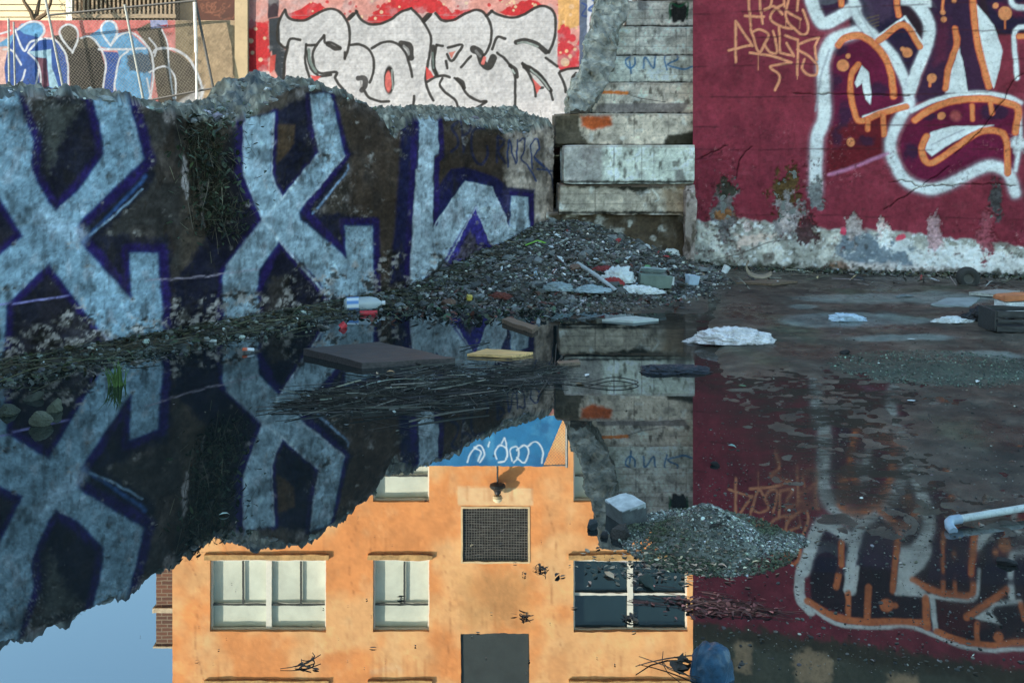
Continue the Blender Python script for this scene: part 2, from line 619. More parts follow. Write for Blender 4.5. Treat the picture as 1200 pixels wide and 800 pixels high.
for (mx, my, rx, ry, h_), mcol in zip(MOUNDS, ((.13, .13, .105), (.07, .075, .055), (.07, .085, .065), (.10, .11, .10))):
    r = np.hypot((xr - mx) / rx, (yr - my) / ry)
    k_ = (sst(1.05, .7, r) * .9)[:, None]
    gc = gc * (1 - k_) + np.array(mcol) * np.exp(.8 * nn)[:, None] * k_
g = Geo()
g.add(np.stack([xr, yr, hh], 1), grid_faces(len(gx), len(gy)), np.clip(gc, .008, .5))
MAT_GROUND = M('wet_ground', rough=.55, var=.35, sc=9, bump=.5, bsc=70, vcol=True, spec=.28, bdist=.012, grime=.5)
b_ = MAT_GROUND.node_tree.nodes['Principled BSDF']
_n = MAT_GROUND.node_tree.nodes.new('ShaderNodeTexNoise'); _n.inputs['Scale'].default_value = 1.6; _n.inputs['Detail'].default_value = 7
_r = MAT_GROUND.node_tree.nodes.new('ShaderNodeMapRange'); _r.inputs[1].default_value = .38; _r.inputs[2].default_value = .62; _r.inputs[3].default_value = .22; _r.inputs[4].default_value = .7
_t = MAT_GROUND.node_tree.nodes.new('ShaderNodeTexCoord')
MAT_GROUND.node_tree.links.new(_t.outputs['Object'], _n.inputs['Vector'])
MAT_GROUND.node_tree.links.new(_n.outputs['Fac'], _r.inputs[0]); MAT_GROUND.node_tree.links.new(_r.outputs[0], b_.inputs['Roughness'])
tag(g.obj('ground', MAT_GROUND, smooth=True, origin=(0, 0, 0)), kind='structure')

# ------------------------------------------------------------------ water: a still dark film, near-mirror at this low angle
mw = bpy.data.materials.new('still_water')
mw.use_nodes = True
nt = mw.node_tree
nt.nodes.remove(nt.nodes['Principled BSDF'])
gl = nt.nodes.new('ShaderNodeBsdfGlossy'); gl.inputs['Roughness'].default_value = .004; gl.inputs['Color'].default_value = (.93, .97, 1, 1)
df = nt.nodes.new('ShaderNodeBsdfDiffuse'); df.inputs['Color'].default_value = (.010, .014, .014, 1)
mxs = nt.nodes.new('ShaderNodeMixShader')
lw = nt.nodes.new('ShaderNodeLayerWeight'); lw.inputs['Blend'].default_value = .5
mr = nt.nodes.new('ShaderNodeMapRange'); mr.inputs[1].default_value = .2; mr.inputs[2].default_value = 1.0; mr.inputs[3].default_value = .255; mr.inputs[4].default_value = .42
nt.links.new(lw.outputs['Facing'], mr.inputs[0]); nt.links.new(mr.outputs[0], mxs.inputs[0])
tc = nt.nodes.new('ShaderNodeTexCoord')
nz = nt.nodes.new('ShaderNodeTexNoise'); nz.inputs['Scale'].default_value = 5.5; nz.inputs['Detail'].default_value = 3
nz2 = nt.nodes.new('ShaderNodeTexNoise'); nz2.inputs['Scale'].default_value = .5; nz2.inputs['Detail'].default_value = 2
nt.links.new(tc.outputs['Object'], nz.inputs['Vector']); nt.links.new(tc.outputs['Object'], nz2.inputs['Vector'])
mu = nt.nodes.new('ShaderNodeMath'); mu.operation = 'MULTIPLY'
nt.links.new(nz.outputs['Fac'], mu.inputs[0]); nt.links.new(nz2.outputs['Fac'], mu.inputs[1])
bp = nt.nodes.new('ShaderNodeBump'); bp.inputs['Strength'].default_value = .012; bp.inputs['Distance'].default_value = .01
nt.links.new(mu.outputs[0], bp.inputs['Height']); nt.links.new(bp.outputs[0], gl.inputs['Normal'])
nt.links.new(df.outputs[0], mxs.inputs[1]); nt.links.new(gl.outputs[0], mxs.inputs[2])
# a film of silt and dust lies on the shallow right-hand side
sx_ = nt.nodes.new('ShaderNodeSeparateXYZ'); nt.links.new(tc.outputs['Object'], sx_.inputs[0])
fx_ = nt.nodes.new('ShaderNodeMapRange'); fx_.inputs[1].default_value = .95; fx_.inputs[2].default_value = 1.55; nt.links.new(sx_.outputs[0], fx_.inputs[0])
fy_ = nt.nodes.new('ShaderNodeMapRange'); fy_.inputs[1].default_value = 3.55; fy_.inputs[2].default_value = 4.3; fy_.inputs[3].default_value = .30; nt.links.new(sx_.outputs[1], fy_.inputs[0])
mpn = nt.nodes.new('ShaderNodeMapping'); mpn.inputs['Scale'].default_value = (1.6, 3.2, 1); nt.links.new(tc.outputs['Object'], mpn.inputs[0])
nf_ = nt.nodes.new('ShaderNodeTexNoise'); nf_.inputs['Scale'].default_value = 1.5; nf_.inputs['Detail'].default_value = 12; nf_.inputs['Roughness'].default_value = .78; nt.links.new(mpn.outputs[0], nf_.inputs['Vector'])
nr_ = nt.nodes.new('ShaderNodeMapRange'); nr_.inputs[1].default_value = .40; nr_.inputs[2].default_value = .56; nr_.inputs[3].default_value = .30; nr_.inputs[4].default_value = .97; nt.links.new(nf_.outputs['Fac'], nr_.inputs[0])
m1_ = nt.nodes.new('ShaderNodeMath'); m1_.operation = 'MULTIPLY'; nt.links.new(fx_.outputs[0], m1_.inputs[0]); nt.links.new(fy_.outputs[0], m1_.inputs[1])
m2_ = nt.nodes.new('ShaderNodeMath'); m2_.operation = 'MULTIPLY'; nt.links.new(m1_.outputs[0], m2_.inputs[0]); nt.links.new(nr_.outputs[0], m2_.inputs[1])
rg_ = nt.nodes.new('ShaderNodeMath'); rg_.operation = 'MULTIPLY_ADD'; rg_.inputs[1].default_value = .10; rg_.inputs[2].default_value = .004; nt.links.new(m2_.outputs[0], rg_.inputs[0]); nt.links.new(rg_.outputs[0], gl.inputs['Roughness'])
silt = nt.nodes.new('ShaderNodeBsdfDiffuse'); silt.inputs['Color'].default_value = (.044, .036, .028, 1)
mx2 = nt.nodes.new('ShaderNodeMixShader'); nt.links.new(m2_.outputs[0], mx2.inputs[0]); nt.links.new(mxs.outputs[0], mx2.inputs[1]); nt.links.new(silt.outputs[0], mx2.inputs[2])
nt.links.new(mx2.outputs[0], nt.nodes['Material Output'].inputs[0])
g = Geo()
g.add([(-9, .3, 0), (9, .3, 0), (9, 14.2, 0), (-9, 14.2, 0)], [(0, 1, 2, 3)])
tag(g.obj('water', mw, origin=(0, 0, 0)), kind='structure')

# ------------------------------------------------------------------ retaining wall
MAT_WALL = M('sprayed_concrete', rough=.85, var=.22, sc=3.5, bump=.55, bsc=38, vcol=True, spec=.10, bdist=.014, grime=.35)
fx = np.array((-400, 0, 60, 100, 150, 200, 262, 300, 325, 350, 380, 410, 440, 452, 462, 472, 500, 540, 560, 590, 620, 640, 670))
fy = np.array((112, 114, 112, 118, 122, 136, 150, 136, 112, 103, 107, 116, 128, 148, 163, 150, 141, 142, 150, 155, 156, 150, 150))
tx = np.array((-400, 0, 50, 100, 150, 200, 262, 290, 318, 328, 345, 375, 400, 430, 460, 500, 560, 600, 655, 670))
ty = np.array((106, 108, 106, 112, 118, 130, 130, 128, 118, 98, 94, 100, 110, 124, 131, 134, 131, 133, 131, 131))
sv = np.concatenate([np.arange(-3.4, -.35, .05), np.arange(-.35, 7.33, .0115)])
NZ = 165
wx, wy = LA[0] + sv * LD[0], LA[1] + sv * LD[1]
wpx = CX + F * wx / wy
jag = 5.0 * fbm(sv * 6, 0, 0, 4, 5) + 3.0 * fbm(sv * 22, 0, 0, 3, 6)
zF = CH - (np.interp(wpx, fx, fy) + .6 * jag - HY) * wy / F
zT = CH - (np.interp(wpx, tx, ty) + .5 * jag - HY) * (wy + .45) / F
zT = np.maximum(zT, zF + .01)
rows, pxs, pys, kinds = [], [], [], []
for j in range(NZ):
    t = j / (NZ - 1)
    z = -.3 + (zF + .3) * t
    rows.append(np.stack([wx, wy, z], 1)); pxs.append(wpx); pys.append(HY + F * (CH - z) / wy); kinds.append(np.zeros(len(sv)))
NB = 30
for j in range(1, NB):
    t = j / (NB - 1)
    off = .95 * t
    z = zF + (zT - zF) * np.minimum(1, t / .6) ** .8 - .12 * max(0, (t - .6) / .4) ** 2
    rows.append(np.stack([wx - LN[0] * off, wy - LN[1] * off, z], 1)); pxs.append(wpx); pys.append(np.interp(wpx, fx, fy) - 30 * t); kinds.append(np.full(len(sv), t))
rows.append(rows[-1] + np.array((0, 0, -2.2))); pxs.append(wpx); pys.append(pys[-1]); kinds.append(np.ones(len(sv)))
V = np.stack(rows, 1).reshape(-1, 3)
wp, wq, kk = [np.stack(a, 1).ravel() for a in (pxs, pys, kinds)]
ss = np.repeat(sv, NZ + NB)
base_y = 434 - .186 * wp
rough = np.clip(sst(70, 12, base_y - wq) * .8 + sst(20, 4, wq - np.interp(wp, fx, fy)) * .8 + sst(.1, .4, fbm(ss * 1.1, V[:, 2] * 1.4, 0, 4, 40)) * .7, 0, 1) * (kk == 0)
brk = np.exp(-(((wp - 248 - (wq - 180) * .12) / 26) ** 4)) * sst(118, 150, wq) * sst(300, 235, wq) * (kk == 0)   # where a bay has fallen out
dn = .012 * fbm(ss * 1.3, V[:, 2] * 1.3, 0, 4, 41) + rough * .022 * fbm(ss * 14, V[:, 2] * 14, 0, 4, 42) + rough * .012 * fbm(ss * 40, V[:, 2] * 40, 0, 2, 43) - brk * (.10 + .09 * fbm(ss * 7, V[:, 2] * 5, 0, 4, 44))
for yy0 in (176, 226.5):                                                       # pour joints
    pass
zj = V[:, 2]
for z0 in (.42, .98, 1.5):
    dn -= .006 * np.exp(-((zj - z0 - .006 * fbm(ss * 2, z0, 0, 3, 4)) / .010) ** 2) * (kk == 0)
isback = (kk > 0)
V[:, 0] += LN[0] * dn
V[:, 1] += LN[1] * dn
V[:, 2] += isback * (kk < 1) * (.11 * (.5 - 2 * np.abs(fbm(V[:, 0] * 3.5, V[:, 1] * 3.5, 0, 4, 45))) + .05 * (1 - 3 * np.abs(fbm(V[:, 0] * 13, V[:, 1] * 13, 0, 3, 46))))
p = Paint(wp, wq, (54, 54, 49), warp=1.0, seed=1)
IND, NAVY, LB_, GLOW, PALE = (33, 28, 80), (14, 20, 40), (112, 152, 172), (54, 96, 156), (160, 190, 202)
# bare, weathered and buffed concrete
p.poly([(-300, 100), (215, 100), (210, 440), (-300, 600)], (46, 50, 50), 8)
p.stain(.5, (84, 84, 80), 40, -.05, seed=2)
p.poly([(590, 150), (670, 150), (670, 330), (600, 330), (592, 235)], (158, 162, 154), 3, .92, rough=4)
p.stain(.75, (120, 126, 128), 22, .0, seed=3, where=rough)
p.stain(.7, (34, 30, 24), 34, .12, sx=2.2, seed=5, where=sst(200, 150, wq) * .0 + 1)
p.poly([(398, 118), (440, 130), (455, 163), (520, 150), (600, 160), (592, 225), (560, 205), (480, 250), (462, 330), (440, 330), (440, 260), (408, 250), (410, 180)], (54, 49, 41), 5, .75)
# first X
p.poly([(-90, 100), (24, 112), (44, 160), (60, 118), (106, 112), (160, 118), (180, 190), (180, 212), (120, 275), (200, 278), (203, 396), (130, 402), (100, 430), (20, 600), (-180, 600), (-110, 350), (-60, 260), (-110, 160)], NAVY, 4, .75, rough=5)
p.poly([(52, 122), (95, 120), (70, 165), (58, 200), (52, 160)], (70, 80, 78), 6, .8, rough=6)
p.poly([(70, 300), (45, 360), (40, 420), (75, 400), (85, 360)], (34, 36, 44), 5, .7)
for pts in ([(20, 110), (40, 165), (38, 200), (65, 250), (122, 182), (114, 140), (106, 114)], [(154, 122), (174, 188), (92, 262)], [(88, 270), (155, 352), (150, 294), (188, 294), (194, 398)], [(-30, 180), (28, 276), (-20, 312)], [(4, 430), (8, 358), (57, 308), (88, 348), (128, 400)]):
    p.stroke(pts, 16, IND, 3.5, .95, sm=False, rough=2)
X1 = [(-70, 98), (0, 105), (22, 112), (28, 140), (38, 165), (36, 200), (56, 238), (65, 247), (92, 224), (122, 180), (118, 150), (112, 126), (106, 112), (150, 118), (156, 140), (168, 186), (96, 256), (88, 268), (94, 286), (155, 352), (152, 297), (185, 297), (191, 392), (128, 398), (118, 388), (86, 346), (57, 308), (8, 356), (2, 440), (-8, 560), (-150, 560), (-120, 430), (-70, 345), (0, 299), (27, 277), (0, 232), (-50, 170), (-70, 100)]
p.poly(X1, GLOW, 5, .6)
p.poly(X1, LB_, 2.2, .96)
p.stroke([(96, 284), (157, 222), (170, 206)], 4, GLOW, 2, .5)
p.stroke([(104, 276), (140, 247), (166, 222)], 2.0, (120, 160, 190), 1.2, .8)
p.stroke([(-20, 359), (0, 357), (60, 350), (80, 347)], 1.8, (120, 130, 190), .8, .9)
p.stroke([(50, 255), (90, 276)], 22, (150, 188, 210), 9, .5)
# second X
p.poly([(268, 158), (288, 142), (322, 130), (364, 110), (388, 112), (412, 180), (408, 196), (372, 250), (402, 250), (442, 256), (444, 350), (400, 360), (300, 392), (200, 400), (206, 330), (250, 268), (268, 225), (264, 190)], NAVY, 3.5, .9, rough=4)
p.poly([(326, 146), (346, 146), (345, 168), (334, 182), (325, 192)], (66, 58, 44), 2, .9)
p.poly([(318, 325), (336, 322), (338, 370), (310, 372)], (60, 62, 60), 5, .8, rough=4)
for pts in ([(283, 146), (282, 208), (306, 258), (262, 318), (258, 372)], [(322, 132), (318, 205), (330, 234), (374, 180), (366, 150), (362, 112)], [(389, 114), (405, 182), (356, 246), (410, 304), (402, 260), (440, 260), (441, 345)], [(304, 370), (302, 338), (328, 283), (390, 356)]):
    p.stroke(pts, 9, IND, 2.2, .95, sm=False)
X2 = [(288, 140), (322, 132), (320, 145), (316, 200), (322, 215), (330, 232), (375, 178), (368, 150), (364, 111), (385, 110), (390, 120), (396, 150), (403, 183), (355, 240), (350, 250), (352, 258), (392, 290), (407, 304), (404, 265), (436, 265), (438, 347), (395, 347), (388, 355), (375, 330), (328, 281), (303, 316), (300, 345), (305, 374), (262, 374), (261, 325), (268, 308), (308, 258), (300, 240), (286, 205)]
p.poly(X2, GLOW, 4, .75)
p.poly(X2, (126, 162, 178), 1.6, .97)
p.stroke([(364, 111), (368, 150), (375, 178), (330, 233), (318, 206), (321, 135)], 2.0, PALE, 1.4, .8, sm=False)
p.stroke([(403, 183), (355, 240)], 2.0, PALE, 1.4, .7, sm=False)
p.stroke([(287, 145), (286, 205), (308, 258)], 2.0, PALE, 1.4, .6, sm=False)
p.stroke([(308, 258), (328, 282), (388, 352)], 2.4, PALE, 1.4, .8, sm=False)
p.stroke([(330, 232), (308, 258), (266, 312)], 3, PALE, 2, .4, sm=False)
p.stroke([(366, 250), (404, 204), (408, 194)], 2, (110, 150, 185), 1.2, .8)
p.stroke([(170, 329), (230, 325), (262, 321), (303, 315)], 1.4, (140, 145, 165), .8, .8)
# third letters
p.poly([(471, 141), (492, 141), (486, 240), (481, 335), (456, 335), (464, 250)], (20, 26, 60), 3, .95)
p.poly([(507, 268), (509, 225), (528, 198), (546, 196), (580, 207), (596, 219), (627, 222), (627, 276), (616, 276), (598, 272)], (22, 26, 66), 2, .95)
L3 = [(491, 141), (513, 137), (514, 180), (508, 183), (507, 266), (546, 212), (576, 219), (598, 268), (600, 230), (619, 231), (621, 275), (578, 287), (558, 242), (524, 308), (505, 320), (482, 338), (484, 270), (490, 200)]
p.poly(L3, GLOW, 3, .8)
p.poly(L3, (134, 166, 180), 1.2, .97)
p.stroke([(515, 137), (518, 184), (512, 188), (511, 262)], 6, IND, 1.2, .95, sm=False)
p.stroke([(600, 227), (623, 228), (624, 276)], 5, IND, 1.0, .95, sm=False)
p.stroke([(486, 142), (481, 250), (477, 335)], 8, IND, 2, .8, sm=False)
p.poly([(558, 241), (578, 294), (560, 300), (524, 313), (522, 304)], (46, 46, 120), 1.6, .95)
p.poly([(552, 268), (566, 300), (545, 304), (534, 304)], (70, 72, 78), 2, .85)
p.stroke([(508, 266), (546, 213), (577, 220), (598, 268)], 1.8, PALE, 1.0, .7, sm=False)
p.stroke([(489, 200), (483, 300), (482, 335)], 3.0, PALE, 1.5, .7, sm=False)
p.stroke([(524, 307), (558, 243), (577, 286)], 1.6, PALE, 1.0, .7, sm=False)
p.stroke([(598, 280), (622, 275)], 1.4, (40, 42, 48), .6, .8)
# tags
TG = (30, 38, 66)
for pts in ([(537, 143), (529, 150), (536, 160), (537, 171), (529, 178)], [(541, 140), (544, 178)], [(540, 141), (549, 140), (552, 152), (543, 160)], [(568, 150), (556, 152), (552, 170), (556, 186), (564, 193), (571, 182), (571, 172)], [(583, 160), (582, 190)], [(583, 160), (591, 165), (584, 176), (592, 192)]):
    p.stroke(pts, 3.0, TG, .9, .85)
for pts in ([(595, 196), (596, 164), (604, 192), (606, 164)], [(608, 166), (614, 163), (614, 176), (610, 187), (618, 194), (626, 208), (628, 212)], [(624, 198), (622, 172), (628, 163), (632, 174), (626, 184), (637, 196)], [(626, 184), (642, 200), (648, 215), (651, 238)], [(630, 198), (650, 201)]):
    p.stroke(pts, 2.0, (44, 66, 110), .7, .95)
# wear: chips, drips, moss and damp
p.stain(.5, (150, 158, 158), 2.0, .10, seed=8, where=np.clip(rough * 1.2 - .25, 0, 1) * sst(.0, .3, fbm(wp / 25, wq / 18, 0, 3, 18)))
p.stain(.75, (30, 30, 28), 3.2, .10, seed=9, where=np.clip(rough * .8 + .12, 0, 1))
p.stain(.45, (150, 172, 182), 1.6, .10, seed=10, where=(wp < 130) * 1.0 * sst(230, 150, wq) * sst(70, 20, wp))
p.stain(.45, (36, 38, 38), 12, .12, sx=2.6, seed=14)
p.stain(.35, (150, 172, 186), 16, .15, sx=1.6, seed=15, where=(p.c[:, 2] > .2) * 1.0)
p.poly([(215, 178), (219, 195), (222, 215), (220, 232), (213, 215)], (150, 160, 165), 2, .8, rough=4)
p.poly([(240, 213), (252, 214), (250, 235), (246, 268), (241, 255)], (150, 160, 165), 2, .85, rough=3)
p.c = p.c * (1 - .75 * brk[:, None]) + alb((34, 36, 30)) * .75 * brk[:, None]
# the foot of the wall: broken, splashed and scoured
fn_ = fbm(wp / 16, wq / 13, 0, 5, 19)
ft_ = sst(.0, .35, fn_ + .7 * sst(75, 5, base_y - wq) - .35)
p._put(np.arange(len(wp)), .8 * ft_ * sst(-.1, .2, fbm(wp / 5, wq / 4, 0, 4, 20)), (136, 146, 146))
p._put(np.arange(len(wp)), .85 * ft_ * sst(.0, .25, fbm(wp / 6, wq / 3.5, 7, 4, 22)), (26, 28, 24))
p.stain(.55, (30, 32, 32), 26, .12, sx=2.0, seed=24)
p.clarity(.20, .26, .24, 12)
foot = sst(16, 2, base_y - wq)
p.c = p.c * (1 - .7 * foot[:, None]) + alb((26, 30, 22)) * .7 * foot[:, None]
top_n = fbm(V[:, 0] * 18, V[:, 1] * 18, V[:, 2] * 18, 3, 60)
tcol = np.clip(np.array((.17, .158, .13))[None] * np.exp(1.8 * top_n)[:, None], .02, .6)
bl = sst(.2, .5, fbm(V[:, 0] * 2, V[:, 1] * 2, 0, 3, 61)) * (wp < 400) * .15
tcol = tcol * (1 - bl[:, None]) + np.array((.12, .22, .34)) * bl[:, None]
tw = (kk > 0) * 1.0
p.c = p.c * (1 - tw[:, None]) + tcol * tw[:, None]
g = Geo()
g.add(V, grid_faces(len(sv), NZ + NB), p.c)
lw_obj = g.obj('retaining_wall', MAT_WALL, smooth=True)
tag(lw_obj, 'low broken concrete retaining wall sprayed with two big pale blue X letters outlined in purple', 'wall')
MAT_STONE = M('loose_stone', rough=.8, var=.3, sc=25, bump=.3, bsc=120, vcol=True, spec=.35)
# crumbled concrete lying along its top
rs = np.random.RandomState(3)
n = 1500
s_ = rs.uniform(-1.0, 7.25, n); o_ = rs.uniform(.0, .62, n)
zt = np.interp(s_, sv, zF) + (np.interp(s_, sv, zT) - np.interp(s_, sv, zF)) * np.minimum(1, o_ / .57) ** .8
pos = np.stack([LA[0] + s_ * LD[0] - LN[0] * o_, LA[1] + s_ * LD[1] - LN[1] * o_, zt + .005], 1)
g = Geo()
stones(g, pos, .012 + .05 * rs.uniform(0, 1, n) ** 4, gray((.20, .205, .20), n, .7, 5), 6)
n2_ = 90
s_ = rs.uniform(-.5, 7.2, n2_); o_ = rs.uniform(.05, .6, n2_)
zt = np.interp(s_, sv, zF) + (np.interp(s_, sv, zT) - np.interp(s_, sv, zF)) * np.minimum(1, o_ / .57) ** .8
for k in range(n2_):
    sz_ = rs.uniform(.03, .085)
    grock(g, (LA[0] + s_[k] * LD[0] - LN[0] * o_[k], LA[1] + s_[k] * LD[1] - LN[1] * o_[k], zt[k]), (sz_, sz_ * .8, sz_ * .55), 700 + k, np.array((.22, .23, .22)) * rs.uniform(.35, 1.2), sub=ICO3)
tag(g.obj('loose_rubble', MAT_STONE, lw_obj), kind='stuff')

# dry weeds rooted in the crumbled top
n = 240
s_ = np.concatenate([rs.normal(2.1, .25, 90), rs.normal(6.9, .25, 90), rs.uniform(0, 7, 60)]); o_ = rs.uniform(.02, .5, n)
zt = np.interp(s_, sv, zF) + (np.interp(s_, sv, zT) - np.interp(s_, sv, zF)) * np.minimum(1, o_ / .57) ** .8
pos = np.stack([LA[0] + s_ * LD[0] - LN[0] * o_, LA[1] + s_ * LD[1] - LN[1] * o_, zt + .02], 1)
g = Geo()
twigs(g, pos, rs.uniform(.04, .14, n), rs.uniform(.001, .0025, n), gray((.08, .075, .04), n, .5, 11), 12, rise=1.2)
leaves(g, pos, rs.uniform(.008, .02, n), gray((.045, .06, .025), n, .5, 13), 14, 1.0)
tag(g.obj('dry_weeds', M('dry_weed', rough=.7, var=.3, bump=0, vcol=True)), kind='stuff')

# vines that fill the broken bay
n = 900
t_ = rs.uniform(0, 1, n) ** .8
qx = 248 + rs.normal(0, 20, n) + (t_ - .5) * 16
qy = np.maximum(136, 134 + t_ * 142 + rs.normal(0, 8, n))
sY = CH * F / (256 - .186 * qx)
pos = np.stack([(qx - CX) / F * sY, sY, CH - (qy - HY) / F * sY], 1) + np.array((LN[0], LN[1], 0))[None] * rs.uniform(-.08, .10, (n, 1))
MAT_VINE = M('vine_leaf', rough=.6, var=.4, sc=30, bump=0, vcol=True)
vine = empty('climbing_vine', (pos[:, 0].mean(), pos[:, 1].mean(), .6), 'dark straggling vine hanging in the broken bay of the blue sprayed wall', 'plant')
g = Geo()
lc = gray((.030, .040, .024), n, .6, 7)
leaves(g, pos, rs.uniform(.012, .035, n), lc, 8, 1.0)
g.obj('foliage', MAT_VINE, vine)
n = 260
t_ = rs.uniform(0, 1, n)
qx = 248 + rs.normal(0, 19, n) + (t_ - .5) * 18; qy = 150 + t_ * 125
sY = CH * F / (256 - .186 * qx)
pos = np.stack([(qx - CX) / F * sY, sY, CH - (qy - HY) / F * sY], 1) + np.array((LN[0], LN[1], 0))[None] * rs.uniform(-.06, .07, (n, 1))
g = Geo()
twigs(g, pos, rs.uniform(.05, .2, n), rs.uniform(.0015, .004, n), gray((.07, .06, .04), n, .6, 9), 10, rise=1.6)
g.obj('stem', M('vine_stem', rough=.8, var=.3, bump=0, vcol=True), vine)

# ================================================================== stepped concrete wall at the back of the pit
MAT_CONC = M('weathered_concrete', rough=.85, var=.3, sc=4, bump=.5, bsc=45, vcol=True, spec=.12, bdist=.012, grime=.4)
DS = CH * F / 139.0                                           # distance of its lowest course
steps = empty('stepped_concrete_wall', (2.0, DS + .6, 0), 'grey weathered concrete wall rising in steps between the blue sprayed wall and the maroon wall', 'steps')
courses = [  # left px, right px, top px, bottom px, distance, base colour
    (640, 806, 249, 330, DS + .16, (66, 66, 56)),
    (655, 806, 216, 250, DS + .05, (150, 160, 150)),
    (660, 814, 170, 214, DS, (200, 216, 210)),
    (650, 830, 133, 171, DS + .36, (170, 180, 170)),
    (694, 830, 97, 134, DS + .66, (180, 190, 182)),
    (710, 840, 65, 98, DS + .94, (196, 210, 206)),
    (718, 850, 31, 66, DS + 1.22, (190, 202, 198)),
    (734, 860, 1, 32, DS + 1.50, (180, 192, 188)),
    (748, 860, -24, 2, DS + 1.78, (180, 192, 188)),
]
for i, (l, r, t, b, Y, col) in enumerate(courses):
    x0, _, z1 = P(l, t, Y)
    x1, _, z0 = P(r, b, Y)
    z0 -= .02

    def cf(q, i=i, col=col, l=l, r=r, t=t, b=b):
        px, py = to_px(q[:, 0], q[:, 1], q[:, 2])
        top = q[:, 2] > z1 - .03
        p = Paint(px, py, col, warp=.6, seed=20 + i)
        p.stain(.5, (104, 114, 110), 16, .0, seed=30 + i)
        p.stain(.75, (52, 52, 46), 12, .16, sx=2.0, seed=40 + i)
        p.stain(.6, (205, 212, 214), 9, .2, seed=50 + i)
        for yy in np.linspace(t, b, 4)[1:-1]:
            p.stroke([(l - 30, yy), (r + 40, yy + .8)], .5, (70, 70, 66), .6, .5, sm=False)
        for xx in rs.uniform(l + 15, r - 10, 3):
            p.stroke([(xx, t - 3), (xx, b + 2)], .6, (60, 60, 58), .6, .6, sm=False)
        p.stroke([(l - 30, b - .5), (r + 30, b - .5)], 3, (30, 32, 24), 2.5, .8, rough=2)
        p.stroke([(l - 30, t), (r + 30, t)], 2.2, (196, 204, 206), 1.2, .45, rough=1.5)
        if i == 1:
            p.poly([(655, 213), (810, 213), (806, 222), (775, 220), (745, 226), (720, 221), (655, 218)], (22, 26, 16), 2.5, .95, rough=4)
            p.poly([(776, 222), (806, 218), (806, 250), (780, 250)], (118, 106, 78), 4, .6, rough=4)
            p.stroke([(765, 222), (772, 232), (768, 236)], 1.5, (210, 214, 214), .8, .8)
        if i == 2:
            p.stroke([(690, 180), (680, 180), (674, 188), (676, 196), (684, 199)], 1.4, (205, 215, 218), .8, .9)
            p.stroke([(690, 180), (692, 190)], 5, (110, 118, 118), 2, .6)
            p.stroke([(719, 172), (719, 213)], 1.0, (50, 50, 48), .5, .9, sm=False)
            p.poly([(790, 214), (792, 200), (800, 198), (806, 214)], (90, 96, 98), 2, .8)
            p.poly([(660, 170), (706, 170), (706, 214), (660, 214)], (132, 140, 142), 3, .7, rough=2)
        if i == 3:
            p.poly([(681, 136), (716, 136), (717, 147), (694, 152), (681, 148)], (168, 86, 38), 3, .95, rough=3)
            p.poly([(776, 172), (784, 160), (815, 152), (815, 172)], (30, 32, 20), 2.5, .95, rough=3)
            p.poly([(600, 180), (600, 125), (676, 125), (680, 155), (690, 166), (700, 172)], (46, 48, 38), 2, .9, rough=5)
        if i == 4:
            p.stroke([(706, 108), (735, 109)], 4, (206, 112, 48), .8, .95, rough=1)
            p.poly([(700, 122), (806, 121), (800, 132), (696, 132)], (104, 110, 112), 1.2, .9, rough=1)
            p.stroke([(736, 110), (750, 115), (780, 120)], 1.2, (60, 62, 62), .7, .9)
        if i == 5:
            T5 = (58, 112, 158)
            for pts in ([(738, 66), (733, 72), (738, 80), (744, 76), (744, 68)], [(738, 72), (740, 86)], [(754, 80), (756, 67), (766, 80), (768, 66)], [(782, 82), (779, 66), (792, 64), (794, 70), (783, 76), (800, 81), (812, 78)]):
                p.stroke(pts, 2.2, T5, .7, .95)
        if i == 7:
            p.dot(795, 13, 12, (20, 24, 26), 2, .97, rough=5, ry=13)
            p.stroke([(785, 22), (786, 4), (796, 8), (806, 2), (805, 22)], 2.2, (26, 90, 62), 1, .9)
            p.dot(753, 7, 6, (90, 98, 104), 2, .7)
        p.stroke([(l - 30, b - 1), (r + 30, b - 1)], 2.2, (22, 26, 22), 1.0, .85, rough=1)  # shadow line painted along the bottom of each course
        p.clarity(.16, .17, .14, 25 + i)
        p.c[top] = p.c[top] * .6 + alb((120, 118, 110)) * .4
        return p.c
    g = Geo()
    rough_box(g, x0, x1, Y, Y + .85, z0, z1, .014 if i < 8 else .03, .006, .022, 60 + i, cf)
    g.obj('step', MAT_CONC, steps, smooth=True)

# slim buttress standing in front of the corner, beside the maroon wall
def cfb(q):
    px, py = to_px(q[:, 0], q[:, 1], q[:, 2])
    p = Paint(px, py, (128, 134, 132), warp=1, seed=71)
    p.stain(.8, (58, 58, 48), 10, .0, sx=1.6, seed=72)
    p.stain(.7, (178, 188, 188), 8, .2, seed=73)
    p.poly([(790, 330), (835, 330), (835, 312), (790, 310)], (30, 34, 26), 4, .8)
    return p.c
g = Geo()
bx0, _, bz1 = P(804, 216, DS - .12)
bx1, _, bz0 = P(817, 330, DS - .12)
rough_box(g, bx0, bx1, DS - .12, DS + .2, -.2, bz1, .014, .03, .07, 75, cfb)
tag(g.obj('concrete_buttress', MAT_CONC, smooth=True), 'slim crumbling concrete buttress at the left edge of the maroon wall', 'buttress')

